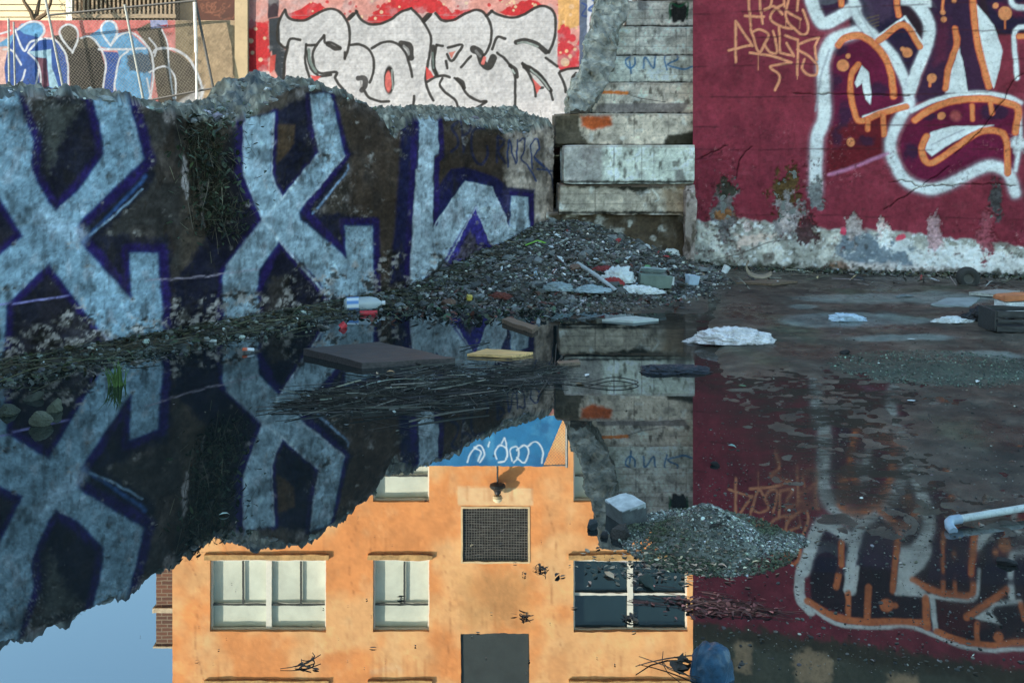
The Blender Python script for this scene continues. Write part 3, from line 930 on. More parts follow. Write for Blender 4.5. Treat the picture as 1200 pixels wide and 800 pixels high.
# broken sloping stump of wall left of the upper steps
g = Geo()
prof = [(736, -30), (706, -30), (700, 10), (690, 45), (682, 85), (668, 112), (667, 131), (690, 131), (708, 104), (717, 78), (722, 45), (736, 10)]
Y0, Y1 = DS + .15, DS + 1.3
from mathutils.geometry import tessellate_polygon
import bmesh
bm = bmesh.new()
fr = [bm.verts.new(P(a, b, Y0 + .9 * (131 - b) / 160)) for a, b in prof]
bk = [bm.verts.new((P(a, b, Y0 + .9 * (131 - b) / 160)[0] + .02, Y1 + .6 * (131 - b) / 160, P(a, b, Y0 + .9 * (131 - b) / 160)[2])) for a, b in prof]
bm.faces.new(fr); bm.faces.new(bk[::-1])
for i in range(len(prof)):
    j = (i + 1) % len(prof)
    bm.faces.new((fr[j], fr[i], bk[i], bk[j]))
bmesh.ops.triangulate(bm, faces=bm.faces[:])
for _ in range(5):
    ed = [e for e in bm.edges if e.calc_length() > .045]
    bmesh.ops.subdivide_edges(bm, edges=ed, cuts=1)
    bmesh.ops.triangulate(bm, faces=[f for f in bm.faces if len(f.verts) > 3])
bm.verts.index_update()
v = np.array([q.co[:] for q in bm.verts]); f = np.array([[q.index for q in t.verts] for t in bm.faces])
bm.free()
dd = np.stack([fbm(v[:, 0] * 5, v[:, 1] * 5, v[:, 2] * 5, 5, 80 + k) for k in range(3)], 1) * .09
dd += np.stack([fbm(v[:, 0] * 22, v[:, 1] * 22, v[:, 2] * 22, 3, 90 + k) for k in range(3)], 1) * .035
cc = np.clip(np.array((.25, .24, .215)) * np.exp(1.0 * fbm(v[:, 0] * 16, v[:, 1] * 16, v[:, 2] * 16, 4, 95))[:, None], .02, .6)
g.add(v + dd, f, cc)
tag(g.obj('broken_wall_stump', MAT_CONC), 'broken sloping stump of rough aggregate concrete beside the upper steps', 'rubble')

# ================================================================== tall maroon wall
MAT_MAROON = M('painted_block_wall', rough=.7, var=.2, sc=3, bump=.5, bsc=36, vcol=True, spec=.12, bdist=.012, grime=.3)
b0, b1 = 315.0, 328.0
MA = np.array(((812 - CX) / F, 1.0)) * (CH * F / (b0 - HY))
MB = np.array(((1200 - CX) / F, 1.0)) * (CH * F / (b1 - HY))
ML = np.linalg.norm(MB - MA); MD = (MB - MA) / ML; MN = np.array((MD[1], -MD[0]))
su = np.concatenate([np.arange(0, ML + .15, .0115), np.arange(ML + .2, ML + 5, .08)])
zv = np.concatenate([np.arange(-.3, 4.4, .0115), np.arange(4.4, 6.9, .02)])
wx, wy = MA[0] + su * MD[0], MA[1] + su * MD[1]
SX, ZX = np.meshgrid(su, zv, indexing='ij')
X_, Y_ = np.repeat(wx, len(zv)), np.repeat(wy, len(zv))
Z_, sf = ZX.ravel(), SX.ravel()
mpx, mpy = CX + F * X_ / Y_, HY + F * (CH - Z_) / Y_
mb = HY + F * CH / Y_
low = np.zeros(len(sf))
p = Paint(mpx, mpy, (108, 46, 62), warp=.7, seed=101)
MAR, DK, MAG, NV, WH, OR = (108, 46, 62), (62, 20, 28), (82, 22, 54), (32, 28, 54), (196, 214, 222), (240, 118, 76)
p.stain(.3, (112, 54, 70), 40, 0, seed=102)
p.stain(.5, (80, 32, 46), 30, .0, sx=1.5, seed=103)
p.stain(.4, (74, 34, 42), 9, .12, sx=2.6, seed=105, where=sst(60, 200, mpy))
p.stain(.15, (130, 78, 90), 10, .2, seed=104)
# upper half (above the photograph's frame; known from its reflection): yr() turns a reflected row into a wall row


def R(*pts):
    return [(x, 2 * (b0 + (x - 812) * (b1 - b0) / 388.0) - y) for x, y in pts]


p.poly(R((600, 728), (812, 730), (870, 735), (1000, 752), (1200, 784), (1700, 830), (1700, 1200), (600, 1200)), (58, 60, 50), 5, 1, rough=8)
p.poly(R((600, 745), (860, 752), (1200, 806), (1700, 860), (1700, 1200), (600, 1200)), (72, 84, 76), 8, .9, rough=10)
for q in (((862, 752), (880, 752), (880, 788), (862, 784)), ((930, 766), (948, 760), (976, 772), (974, 802), (932, 800)), ((1040, 790), (1075, 790), (1075, 812), (1040, 812))):
    p.poly(R(*q), (150, 146, 124), 4, .8, rough=5)
p.poly(R((948, 650), (985, 655), (1000, 600), (1050, 600), (1150, 610), (1400, 640), (1400, 770), (1200, 754), (1160, 758), (1125, 750), (1088, 732), (1010, 727), (950, 706)), (30, 26, 36), 2.5, .95)
p.poly(R((1095, 700), (1140, 705), (1160, 735), (1125, 745), (1098, 735)), (66, 28, 34), 5, .8)
for pts, w0 in (([(1020, 600), (1016, 632), (1003, 650), (996, 690)], 15), ([(992, 655), (985, 648), (967, 640), (950, 650), (938, 672), (938, 700), (950, 715)], 12), ([(946, 708), (980, 730), (1025, 735), (1062, 733), (1090, 742), (1125, 756), (1162, 762), (1200, 760), (1300, 768)], 4.5), ([(1050, 695), (1085, 697), (1115, 702), (1143, 700), (1147, 668)], 4), ([(1092, 698), (1096, 737)], 6), ([(1162, 708), (1196, 704)], 4), ([(1184, 672), (1186, 700)], 7)):
    p.stroke(R(*pts), w0, WH, 1.4, .95)
p.poly(R((1056, 640), (1098, 640), (1082, 665), (1068, 677), (1086, 694), (1050, 694)), WH, 1.5, .95)
p.poly(R((1141, 724), (1167, 707), (1162, 717), (1172, 731)), WH, 1.2, .95)
for pts, w0 in (([(986, 655), (980, 687)], 7), ([(946, 704), (975, 721), (1007, 728), (1050, 728), (1085, 730)], 8), ([(994, 694), (994, 724)], 6), ([(1018, 688), (1016, 726)], 8), ([(1085, 700), (1086, 735)], 8), ([(1097, 739), (1125, 750), (1162, 756), (1200, 752), (1300, 760)], 7), ([(1145, 730), (1145, 752)], 6), ([(1133, 723), (1180, 691)], 8), ([(1196, 707), (1200, 724)], 6), ([(1069, 679), (1095, 692), (1115, 696), (1139, 696), (1140, 672)], 7), ([(1105, 655), (1105, 690)], 5), ([(1119, 672), (1119, 694)], 4.5), ([(1051, 645), (1046, 692)], 7), ([(906, 640), (906, 655), (913, 660), (919, 652), (919, 642)], 4), ([(924, 640), (924, 656), (931, 661), (937, 652), (937, 640)], 4)):
    p.stroke(R(*pts), w0, OR, 1.2, .92)
for q, r_ in ((1039, 8), (1049, 3.5), (1170, 6)):
    (xx, yy), = R((q, 709 if q < 1100 else 746))
    p.dot(xx, yy, r_, OR, 1.0, .9)

# lower half, seen directly
p.poly([(969, 206), (971, 150), (973, 80), (985, 48), (1010, 40), (1040, 62), (1056, 98), (1064, 122), (1048, 150), (1040, 180)], MAG, 1.5, .95)
p.poly([(969, 206), (971, 150), (1000, 140), (1060, 128), (1044, 160), (1040, 181)], (84, 26, 34), 3, .95)
for q in ((985, 58, 9, 7), (980, 95, 6, 9), (990, 135, 8, 14), (1030, 105, 10, 8), (1015, 165, 10, 6), (980, 160, 6, 12)):
    p.dot(q[0], q[1], q[2], NV, 4, .75, rough=4, ry=q[3])
p.poly([(1003, -20), (1052, -20), (1056, 20), (1082, 55), (1068, 100), (1044, 66), (1024, 42), (1008, 20)], NV, 1.5, .96)
p.poly([(1012, -20), (1045, -20), (1046, 20), (1026, 30), (1014, 14)], (70, 58, 84), 5, .6, rough=4)
for k in range(4):
    p.stroke([(1016, 22 + 4 * k), (1030, 18 + 4 * k)], 1.2, (96, 92, 50), .8, .6)
p.poly([(943, -30), (958, 14), (973, 28), (1000, 10), (998, -30)], NV, 1.5, .9)
p.poly([(1088, -30), (1145, -30), (1152, 60), (1162, 108), (1110, 112), (1070, 122), (1085, 80), (1094, 40)], (46, 32, 58), 2, .95)
p.poly([(1098, 20), (1112, 24), (1110, 70), (1094, 76)], (80, 34, 58), 6, .7, rough=4)
p.poly([(1150, -30), (1260, -30), (1260, 36), (1200, 36), (1188, 40), (1172, 38), (1160, 22)], NV, 2, .9)
p.poly([(1160, 4), (1200, 4), (1200, 20), (1170, 16)], (86, 30, 58), 4, .8, rough=3)
p.poly([(1072, 138), (1100, 122), (1140, 115), (1190, 122), (1196, 160), (1186, 200), (1165, 192), (1130, 205), (1095, 216), (1075, 212), (1057, 190), (1053, 170), (1060, 150)], MAG, 2, .97)
for q in ((1165, 132, 18, 9), (1068, 178, 9, 9), (1088, 136, 10, 5)):
    p.dot(q[0], q[1], q[2], NV, 4, .8, rough=4, ry=q[3])
WB = (214, 228, 234)
for pts, w0, sf_ in (([(942, -30), (957, 18), (970, 27), (1002, 8)], 14, 2.2), ([(956, 226), (956, 190), (958, 160), (966, 138), (965, 100), (965, 72), (976, 48), (1002, 38)], 14, 3.0), ([(996, -30), (1002, 10), (1012, 30), (1028, 46), (1046, 66), (1060, 92), (1066, 116)], 11, 2.0), ([(1060, -6), (1078, 9), (1089, 30), (1086, 54), (1075, 82), (1066, 108)], 13, 1.8), ([(1028, 44), (1058, 22)], 3, .9), ([(1060, 20), (1082, 52)], 3, .9), ([(1012, 137), (1062, 121)], 3, .9), ([(1066, 122), (1050, 148), (1043, 172), (1050, 195), (1062, 212), (1080, 220), (1098, 221), (1122, 211), (1150, 197), (1166, 195), (1182, 204), (1190, 226)], 12, 3.0), ([(1068, 130), (1098, 117), (1140, 109), (1180, 114), (1196, 121)], 5, 1.4), ([(1193, 122), (1196, 160), (1190, 200)], 4, 2), ([(1192, 92), (1190, 36), (1220, 35)], 5, 1.2), ([(1184, -20), (1188, 7), (1220, 8)], 6, 1.4)):
    p.stroke(pts, w0 + 2 * sf_ * .4, (150, 160, 180), sf_ * 1.8, .55)
    p.stroke(pts, w0, WB, sf_ * .8, .95)
p.stroke([(956, 130), (962, 90), (972, 58)], 2.5, (132, 150, 164), 1.5, .7)
p.stroke([(1004, 8), (1024, 44), (1052, 76)], 2, (140, 158, 170), 1.2, .6)
p.stroke([(972, 205), (1005, 194), (1040, 180)], 4, (160, 120, 158), 2, .85)
p.poly([(1002, 97), (1010, 77), (1018, 85), (1021, 110), (1020, 123), (1014, 116), (1010, 98), (1004, 103)], WB, .9, .97)
p.poly([(1122, 48), (1130, 80), (1134, 108), (1108, 110), (1110, 92), (1120, 70)], WB, 1.0, .95)
p.poly([(1143, 4), (1165, 30), (1175, 60), (1170, 86), (1165, 104), (1158, 96), (1150, 55)], WB, 1.0, .96)
p.poly([(1084, 176), (1090, 155), (1115, 148), (1165, 147), (1135, 157), (1108, 172), (1092, 183)], WB, 1.2, .95)
p.stroke([(1092, 170), (1112, 160), (1130, 152)], 1.6, (130, 146, 160), 1.2, .8)
p.dot(1194, 170, 9, WB, 4, .85, rough=5)
for pts, w0 in (([(982, 53), (990, 45), (1006, 42), (1022, 50), (1037, 68), (1045, 90), (1047, 113)], 8.5), ([(1006, 76), (998, 88), (997, 110), (1001, 130), (1008, 142), (1030, 134), (1062, 125)], 7.5), ([(1017, 140), (1017, 152)], 6.5), ([(1035, 135), (1036, 158)], 6.5), ([(1030, 48), (1059, 29), (1078, 55)], 7.5), ([(1048, -20), (1053, 18)], 7), ([(1119, 34), (1121, 52), (1111, 82), (1108, 104)], 7.5), ([(1138, -20), (1144, 42), (1154, 84), (1159, 102)], 8), ([(1072, 141), (1090, 129), (1115, 119), (1150, 116), (1180, 121), (1193, 128), (1190, 155)], 8.5), ([(1139, 124), (1140, 140)], 6), ([(1161, 122), (1163, 133)], 6), ([(1086, 160), (1080, 174), (1085, 189), (1095, 190), (1120, 173), (1145, 156), (1165, 153), (1179, 163), (1181, 203)], 8), ([(1194, 43), (1220, 42)], 7), ([(986, -20), (986, 6)], 7), ([(1105, -20), (1105, 15)], 3.5), ([(1178, 20), (1178, 34)], 1.5), ([(1091, 92), (1090, 101)], 3)):
    p.stroke(pts, w0, (214, 92, 58), .9, .95)
    p.stroke(pts, w0 * .75, (246, 128, 82), .9, .9)
for x, y, r in ((988, 77, 7), (994, 66, 3), (997, 167, 5), (1063, 62, 6), (1058, 58, 3), (1092, 92, 5.5), (1105, 15, 3), (1106, 23, 3.5), (1178, 16, 8), (1167, 7, 3.5), (1103, 136, 4.5), (1118, 1, 3)):
    p.dot(x, y, r, (246, 132, 90), .8, .95)
p.dot(1120, 136, 6, (150, 84, 84), 3, .8)
TAGC = (250, 140, 110)
for pts, sm_ in (([(877, -12), (878, 10), (880, 31)], 1), ([(873, 19), (895, 20)], 0), ([(890, -8), (891, 12), (894, 28)], 0), ([(905, -10), (903, 8), (896, 12)], 1), ([(896, 12), (907, 8), (917, 17)], 1), ([(917, 6), (908, 12), (903, 20), (906, 26), (918, 32), (928, 34)], 1), ([(919, -10), (919, 8)], 0), ([(928, -8), (921, 12), (923, 26), (932, 35), (940, 41), (946, 39), (947, 30), (941, 12)], 1), ([(922, 14), (938, 23)], 0), ([(937, -10), (934, 13)], 0),
                 ([(862, 73), (862, 25), (882, 54)], 0), ([(854, 59), (881, 53)], 0), ([(880, 34), (889, 61), (897, 50), (900, 40), (890, 35), (881, 38)], 1), ([(896, 52), (902, 61), (910, 62), (909, 50), (906, 37)], 1), ([(913, 32), (914, 62), (930, 66), (922, 51)], 0), ([(920, 42), (935, 47), (934, 88)], 0), ([(935, 52), (946, 48), (960, 44), (955, 55), (957, 70)], 0), ([(934, 58), (950, 68), (958, 78), (956, 88), (946, 87), (940, 80), (943, 70)], 1), ([(879, 62), (905, 66), (920, 71), (927, 74)], 1), ([(927, 74), (906, 77), (903, 80), (912, 87), (913, 95), (908, 106)], 1)):
    p.stroke(pts, 2.9, TAGC, .7, .95, sm=bool(sm_))
for x, y, l in ((888, 64, 18), (921, 24, 8), (937, 22, 12), (934, 85, 8)):
    p.stroke([(x, y), (x, y + l)], 1.0, TAGC, .5, .8, sm=False)
# courses of the wall, cracks
for yy in (6, 38, 73, 110, 147, 175, 255):
    f_ = (mb - HY) / 137.0
    d = np.abs(p.y - (HY + (yy - HY) * f_ * .94 + 2 * fbm(p.x / 40, yy, 0, 2, 6)))
    p._put(np.arange(len(d)), .55 * sst(1.6, .4, d) * sst(-.4, .3, fbm(p.x / 25, yy, 0, 3, 8)), (54, 26, 34))
CRK = [[(1036, 246), (1058, 232), (1078, 219), (1094, 208), (1112, 196)], [(1042, 213), (1062, 212), (1078, 219)], [(1230, 80), (1198, 88), (1186, 96), (1178, 116)], [(1178, 116), (1166, 130), (1150, 152), (1120, 180)], [(816, 187), (840, 176), (852, 170)], [(1078, 219), (1150, 216), (1190, 218)], [(930, 110), (1000, 111), (1066, 112)], [(862, 210), (868, 186), (880, 172)]]
crk = np.zeros(len(sf))
for c_ in CRK:
    c2 = curve(c_)
    d = Paint._dist(p.x, p.y + 2.0 * fbm(p.x / 6, p.y / 6, 0, 3, 3), c2)
    crk = np.maximum(crk, sst(1.1, .2, d))
p._put(np.arange(len(sf)), crk * .7, (40, 22, 28))
# bare concrete along the foot, where the paint has gone
zedge = np.interp(mpx, (800, 822, 850, 900, 960, 1010, 1070, 1130, 1200, 1700), (257, 259, 256, 262, 266, 270, 274, 282, 288, 294))
edge = mpy - zedge + 6 * fbm(mpx / 14, mpy / 14, 0, 3, 111)
fm = sst(-2, 2, edge)
pf = Paint(mpx, mpy, (132, 150, 148), warp=1, seed=112)
pf.stain(.8, (196, 210, 208), 14, .0, seed=113)
pf.stain(.75, (80, 82, 78), 12, .05, seed=114)
pf.poly([(985, 270), (1040, 276), (1072, 290), (1072, 314), (1000, 310), (980, 300)], (92, 120, 138), 3, .9, rough=5)
pf.poly([(1062, 296), (1100, 288), (1150, 290), (1200, 300), (1700, 320), (1700, 345), (1200, 332), (1072, 318)], (202, 212, 218), 2, .92, rough=5)
pf.poly([(985, 306), (1080, 312), (1210, 326), (1210, 345), (980, 330)], (190, 200, 204), 4, .85, rough=6)
pf.poly([(862, 274), (910, 274), (905, 282), (866, 290)], (186, 190, 186), 2, .85, rough=4)
pf.poly([(968, 312), (985, 304), (1000, 314), (990, 320)], (110, 84, 62), 2, .7, rough=4)
pf.stain(.7, (50, 54, 48), 7, .22, seed=116)
pf.stain(.8, (224, 234, 236), 5, .12, seed=117)
pf.stroke([(840, 304), (870, 296), (900, 284), (930, 280)], 1.2, (60, 60, 58), .7, .8)
pf.poly([(800, b0 - 9), (1700, b1 + 8), (1700, b1 + 40), (800, b0 + 30)], (34, 40, 26), 4, .9, rough=8)
p.c = p.c * (1 - fm[:, None]) + pf.c * fm[:, None]
spall = np.zeros(len(sf))
for x, y, rx, ry, col in ((849, 234, 13, 28, (92, 104, 108)), (849, 218, 10, 12, (44, 52, 44)), (848, 250, 14, 5, (118, 92, 60)), (923, 222, 17, 26, (66, 62, 36)), (925, 250, 16, 18, (120, 132, 138)), (921, 258, 8, 8, (150, 160, 164)), (957, 226, 9, 14, (98, 116, 122)), (998, 264, 9, 14, (150, 160, 164)), (1034, 262, 7, 14, (180, 186, 190)), (1038, 278, 9, 10, (206, 212, 216)), (1095, 270, 10, 20, (150, 140, 150)), (1168, 230, 9, 16, (60, 70, 74)), (1155, 270, 10, 22, (120, 70, 84)), (876, 262, 6, 6, (170, 180, 184)), (945, 262, 12, 16, (60, 42, 48))):
    d = np.hypot((p.x - x + .25 * rx * fbm(p.y / 9, x, 0, 2, 7)) / rx, (p.y - y - ry * .3) / (ry * 1.25)) + .75 * fbm(p.x / 7, p.y / 14, x, 4, 118) + .35 * fbm(p.x / 2, p.y / 2, x, 2, 120)
    a = sst(1.12, .78, d)
    tex = .5 + .5 * fbm(p.x / 2.6, p.y / 2.6, y, 3, 119)
    cc_ = alb(col)[None] * (.35 + 1.3 * tex)[:, None]
    p.c = p.c * (1 - .95 * a[:, None]) + cc_ * .95 * a[:, None]
    spall = np.maximum(spall, a)
p.dot(988, 271, 4, (206, 60, 96), 1, .9, rough=2)
p.dot(1055, 279, 5, (196, 66, 96), 1, .9, rough=3)
p.poly([(1048, 282), (1066, 280), (1064, 296), (1046, 292)], (214, 222, 226), 1.2, .9, rough=2)
pit = sst(.12, .4, fbm(mpx / 34, mpy / 40, 4, 4, 126)) * sst(110, 200, mpy)
p.stain(.75, (58, 26, 34), 3.0, .12, seed=127, where=pit)
p.stain(.5, (150, 120, 128), 2.4, .25, seed=128, where=pit)
p.clarity(.09, .07, .08, 45)
dn = .010 * fbm(sf * 1.2, Z_ * 1.2, 0, 4, 121) + pit * .012 * fbm(sf * 20, Z_ * 20, 0, 3, 129) + .004 * fbm(sf * 18, Z_ * 18, 0, 3, 122)
rg = np.clip(fm * .7 + spall + .6 * sst(.15, .45, fbm(sf * 1.6, Z_ * 1.6, 0, 4, 125)) * (mpy > 120), 0, 1)
dn += rg * (.016 * fbm(sf * 16, Z_ * 16, 0, 4, 123)) - spall * .022 - crk * .02 + fm * .012
V = np.stack([X_ + MN[0] * dn, Y_ + MN[1] * dn, Z_], 1)
mw_root = empty('maroon_wall', (MA[0], MA[1], 0), 'tall maroon painted wall with white and orange outlined lettering and a bare pale foot', 'wall')
g = Geo()
g.add(V, grid_faces(len(su), len(zv)), np.clip(p.c, .004, .82))
g.obj('painted_face', MAT_MAROON, mw_root, smooth=True)
g = Geo()
q0, q1 = MA, MA + MD * su[-1]
e0 = q0 * (1 + .5 / np.linalg.norm(q0))
e1 = q1 - MN * .45
i0, i1 = q0 - MN * .03 + MD * .012, q1 - MN * .03
v = []
for z in (-.3, 6.88):
    v += [(i0[0], i0[1], z), (i1[0], i1[1], z), (e1[0], e1[1], z), (e0[0], e0[1], z)]
g.add(v, BOXF, (.2, .21, .2))
g.obj('wall_core', MAT_CONC, mw_root)

# ================================================================== street level above the pit
g = Geo()
gl_ = LA - LD * 40 - LN * .8
gc_ = np.array((1.6, 15.6))
wl = [(gl_[0], gl_[1]), tuple(LA - LN * .8), tuple(LB - LN * .8 + LD * .35), (1.3, 15.4), (20, 15.4), (400, 15.4), (400, 500), (-400, 500), (-400, gl_[1])]
bm = bmesh.new()
vs = [bm.verts.new((a, b, 1.62)) for a, b in wl]
bm.faces.new(vs)
bmesh.ops.triangulate(bm, faces=bm.faces[:])
v = np.array([q.co[:] for q in bm.verts]); bm.verts.index_update(); f = np.array([[q.index for q in t.verts] for t in bm.faces]); bm.free()
g.add(v, f, (.16, .145, .12))
tag(g.obj('street_ground', M('packed_earth', rough=.9, var=.35, sc=1.5, bump=.4, bsc=30, vcol=True, grime=.3), origin=(0, 0, 0)), kind='structure')


# ================================================================== sunlit walls beyond
def flat_wall(name, x0, x1, ytop, zb, Y, thick, step_px, paint, label, mat):
    st = step_px / F * Y
    X0, X1 = (x0 - CX) / F * Y, (x1 - CX) / F * Y
    Z1 = CH - (ytop - HY) / F * Y
    xs = np.linspace(X0, X1, int((X1 - X0) / st) + 2); zs = np.linspace(zb, Z1, int((Z1 - zb) / st) + 2)
    A, B = np.meshgrid(xs, zs, indexing='ij')
    a, b = A.ravel(), B.ravel()
    px, py = CX + F * a / Y, HY + F * (CH - b) / Y
    c = paint(px, py)
    g = Geo()
    y = Y + .02 * fbm(a * .8, b * .8, 0, 4, 131) + .006 * fbm(a * 9, b * 9, 0, 2, 132)
    y = np.where((np.abs(a - X0) < 1e-6) | (np.abs(a - X1) < 1e-6) | (b > Z1 - 1e-6), Y + .02, y)
    g.add(np.stack([a, y, b], 1), grid_faces(len(xs), len(zs)), c)
    gbox(g, X0, X1, Y + .035, Y + thick, zb, Z1, (.42, .37, .30))
    return tag(g.obj(name, mat, smooth=False), label, 'wall')


MAT_SUNWALL = M('sprayed_render', rough=.8, var=.12, sc=1.6, bump=.3, bsc=14, vcol=True, spec=.25, bdist=.015, grime=.15)


def paint_white(px, py):
    k = K_SUN
    p = Paint(px, py, (232, 160, 146), k, warp=.7, seed=141)
    WHT, BLK, RED, PNK = (216, 213, 208), (26, 26, 28), (216, 40, 48), (240, 172, 160)
    p.stain(.5, (240, 190, 180), 30, -.1, seed=142)
    p.poly([(270, -40), (291, -40), (291, 150), (270, 150)], (196, 166, 124), .6, 1)
    p.poly([(290, 25), (316, 25), (316, 84), (290, 84)], RED, 2, 1, rough=4)
    p.poly([(289, 84), (316, 84), (330, 150), (289, 150)], (228, 216, 210), 1, 1)
    p.poly([(314, -20), (328, -20), (326, 20), (314, 22)], (52, 30, 46), 1, 1)
    for x, y, r in ((294, 48, 3), (300, 34, 2), (296, 62, 2.4), (305, 70, 2.5), (310, 45, 2)):
        p.dot(x, y, r, (240, 200, 160), .8, .95)
    p.poly([(337, 17), (352, 11), (365, 2), (376, 6), (384, 12), (372, 18), (357, 25), (343, 23)], RED, .8, 1)
    p.poly([(426, 26), (440, 14), (452, 4), (465, -8), (500, -4), (516, 2), (530, 14), (545, 11), (556, 12), (545, 19), (530, 25), (515, 25), (508, 17), (490, 14), (478, 12), (460, 22), (442, 30)], RED, 1, 1, rough=3)
    p.poly([(585, 15), (600, 8), (612, 1), (626, 0), (637, 6), (625, 14), (608, 20), (592, 19)], RED, 1, 1, rough=2)
    for _ in range(70):
        p.dot(rs.uniform(345, 660), rs.uniform(-3, 22), rs.uniform(.8, 2.2), (250, 214, 170) if rs.rand() < .6 else RED, .6, .9)
    p.poly([(654, -40), (679, -40), (679, 30), (654, 40)], (238, 182, 110), .8, 1)
    p.poly([(654, 36), (661, 30), (666, 48), (672, 54), (679, 50), (679, 84), (654, 84)], (222, 56, 66), 1.2, 1, rough=4)
    p.dot(664, 40, 5, (222, 56, 66), 1, 1, ry=9); p.dot(671, 45, 4.5, (222, 56, 66), 1)
    for x, y, r in ((662, 73, 5), (668, 66, 2.4), (664, 60, 2), (674, 58, 2), (657, 62, 1.5), (669, 18, 2), (660, 26, 2), (675, 33, 2), (670, 8, 3)):
        p.dot(x, y, r, (246, 200, 150), .8, .95)
    # pale letters
    p.poly([(315, 22), (331, 20), (330, 54), (336, 60), (334, 98), (330, 100), (322, 84), (318, 60), (315, 62)], (38, 50, 60), 1.2, 1)
    p.poly([(316, 66), (323, 64), (322, 82), (316, 86)], (214, 70, 60), 1, .9)
    body = [(328, 26), (334, 12), (338, 21), (346, 25), (358, 25), (371, 17), (383, 11), (392, 11), (400, 16), (408, 27), (413, 20), (417, 13), (423, 22), (433, 29), (446, 29), (459, 22), (470, 14), (482, 10), (490, 18), (496, 26), (503, 18), (510, 14), (513, 20), (522, 25), (534, 25), (546, 17), (558, 12), (566, 14), (571, 20), (576, 14), (580, 13), (586, 19), (600, 22), (615, 18), (630, 8), (640, 8), (650, 15), (653, 24), (653, 78), (657, 84), (679, 79), (679, 150), (340, 150), (334, 98), (336, 58), (328, 50)]
    p.poly(body, WHT, .8, 1)
    p.poly([(326, 140), (345, 105), (400, 96), (430, 118), (480, 124), (560, 122), (679, 118), (679, 150), (326, 150)], (232, 226, 220), 6, .8)
    for yy in range(18, 132, 7):
        p.stroke([(330, yy), (655, yy + .6)], .5, (176, 172, 168), .5, .5, sm=False)
    p.stain(.35, (186, 184, 182), 14, .05, seed=145)
    st = lambda pts, w_=3.3, c_=BLK: p.stroke(pts, w_, c_, .6, .96)
    for pts in ([(334, 12), (337, 20), (345, 24), (357, 24), (370, 17), (383, 11), (392, 11), (400, 16), (408, 28), (410, 45), (408, 58), (404, 68)], [(334, 12), (327, 26), (325, 45), (329, 53), (336, 56), (340, 46), (352, 47)], [(337, 56), (334, 70), (332, 90), (334, 97)], [(359, 52), (358, 74), (363, 94)], [(360, 53), (371, 53)],
                [(380, 42), (373, 50), (367, 62), (368, 78), (376, 86), (394, 85), (393, 93), (405, 108), (414, 114)], [(380, 42), (381, 50), (388, 50), (398, 56)], [(404, 62), (404, 69)], [(366, 92), (374, 90), (388, 88)], [(410, 53), (421, 52), (432, 58), (438, 70), (437, 86), (433, 97)], [(417, 13), (422, 22), (432, 28), (446, 28), (459, 22), (470, 14), (482, 10)], [(436, 57), (446, 51), (456, 49), (466, 52), (475, 62), (480, 75), (483, 90)], [(425, 103), (432, 114), (445, 119), (456, 119)], [(482, 10), (492, 20), (500, 32), (505, 46), (503, 66), (499, 92), (502, 106), (508, 118)], [(510, 16), (518, 24), (531, 24), (546, 16), (558, 12), (568, 16), (575, 30), (576, 46), (571, 60), (566, 66)], [(512, 53), (519, 54)], [(512, 53), (510, 62), (508, 75), (512, 88)], [(525, 56), (541, 53), (537, 62), (529, 72), (524, 64)], [(523, 72), (524, 80)], [(540, 79), (548, 70), (552, 66)],
                [(501, 96), (510, 90), (520, 89), (527, 91)], [(518, 92), (515, 100), (524, 110), (534, 118), (538, 131)], [(533, 92), (540, 99), (549, 112), (562, 119), (570, 119)], [(570, 120), (551, 131)], [(576, 13), (585, 18), (600, 21), (615, 17), (630, 8), (640, 8), (648, 13), (651, 24), (650, 44), (643, 62)], [(583, 62), (592, 70), (602, 84), (604, 104), (603, 132)], [(577, 58), (583, 44), (592, 46)], [(612, 75), (620, 86), (626, 100), (628, 113)], [(612, 75), (628, 83), (641, 98), (648, 117)], [(628, 104), (636, 103)], [(640, 68), (653, 78)], [(655, 86), (661, 98), (663, 108)], [(656, 84), (666, 81), (679, 80)], [(675, 86), (671, 92), (675, 100)], [(485, 113), (484, 132)], [(410, 22), (418, 14)], [(497, 26), (505, 17)], [(570, 19), (577, 13)], [(360, 60), (364, 80), (372, 88)]):
        st(pts)
    st([(605, 50), (615, 48), (630, 53), (640, 61)], 6.5); st([(607, 51), (616, 50), (630, 55)], 2.6, (150, 160, 152))
    st([(615, 78), (630, 88), (645, 106)], 5.5); st([(622, 82), (636, 95), (643, 105)], 2, (160, 168, 160))
    st([(470, 51), (480, 54), (482, 68)], 7); st([(473, 54), (478, 58), (479, 64)], 2.6, (150, 150, 146))
    st([(384, 52), (392, 57), (398, 57)], 5); st([(362, 58), (364, 74), (370, 84)], 3.2, (120, 136, 128))
    st([(508, 55), (508, 78), (511, 87)], 5); st([(507, 62), (508, 80)], 2, (110, 124, 116))
    st([(555, 58), (562, 62), (566, 74), (573, 78), (578, 68)], 9); st([(558, 60), (563, 66)], 3, (120, 120, 118)); st([(566, 74), (568, 68)], 4, (232, 120, 110))
    st([(420, 92), (427, 92), (428, 100), (424, 106)], 6, (60, 58, 58)); st([(423, 96), (424, 101)], 2, (170, 165, 160))
    st([(536, 93), (542, 97), (544, 103)], 5); st([(598, 77), (604, 82), (606, 90)], 5); st([(600, 82), (603, 86)], 2, (170, 180, 172))
    p.dot(456, 94, 6, BLK, .8, 1, ry=17); p.dot(455, 96, 3.6, (226, 110, 100), .8, 1, ry=12); p.stroke([(459, 82), (460, 104)], 2, (150, 158, 150), .6, .9)
    st([(497, 24), (502, 18)], 6); st([(409, 22), (414, 17)], 5)
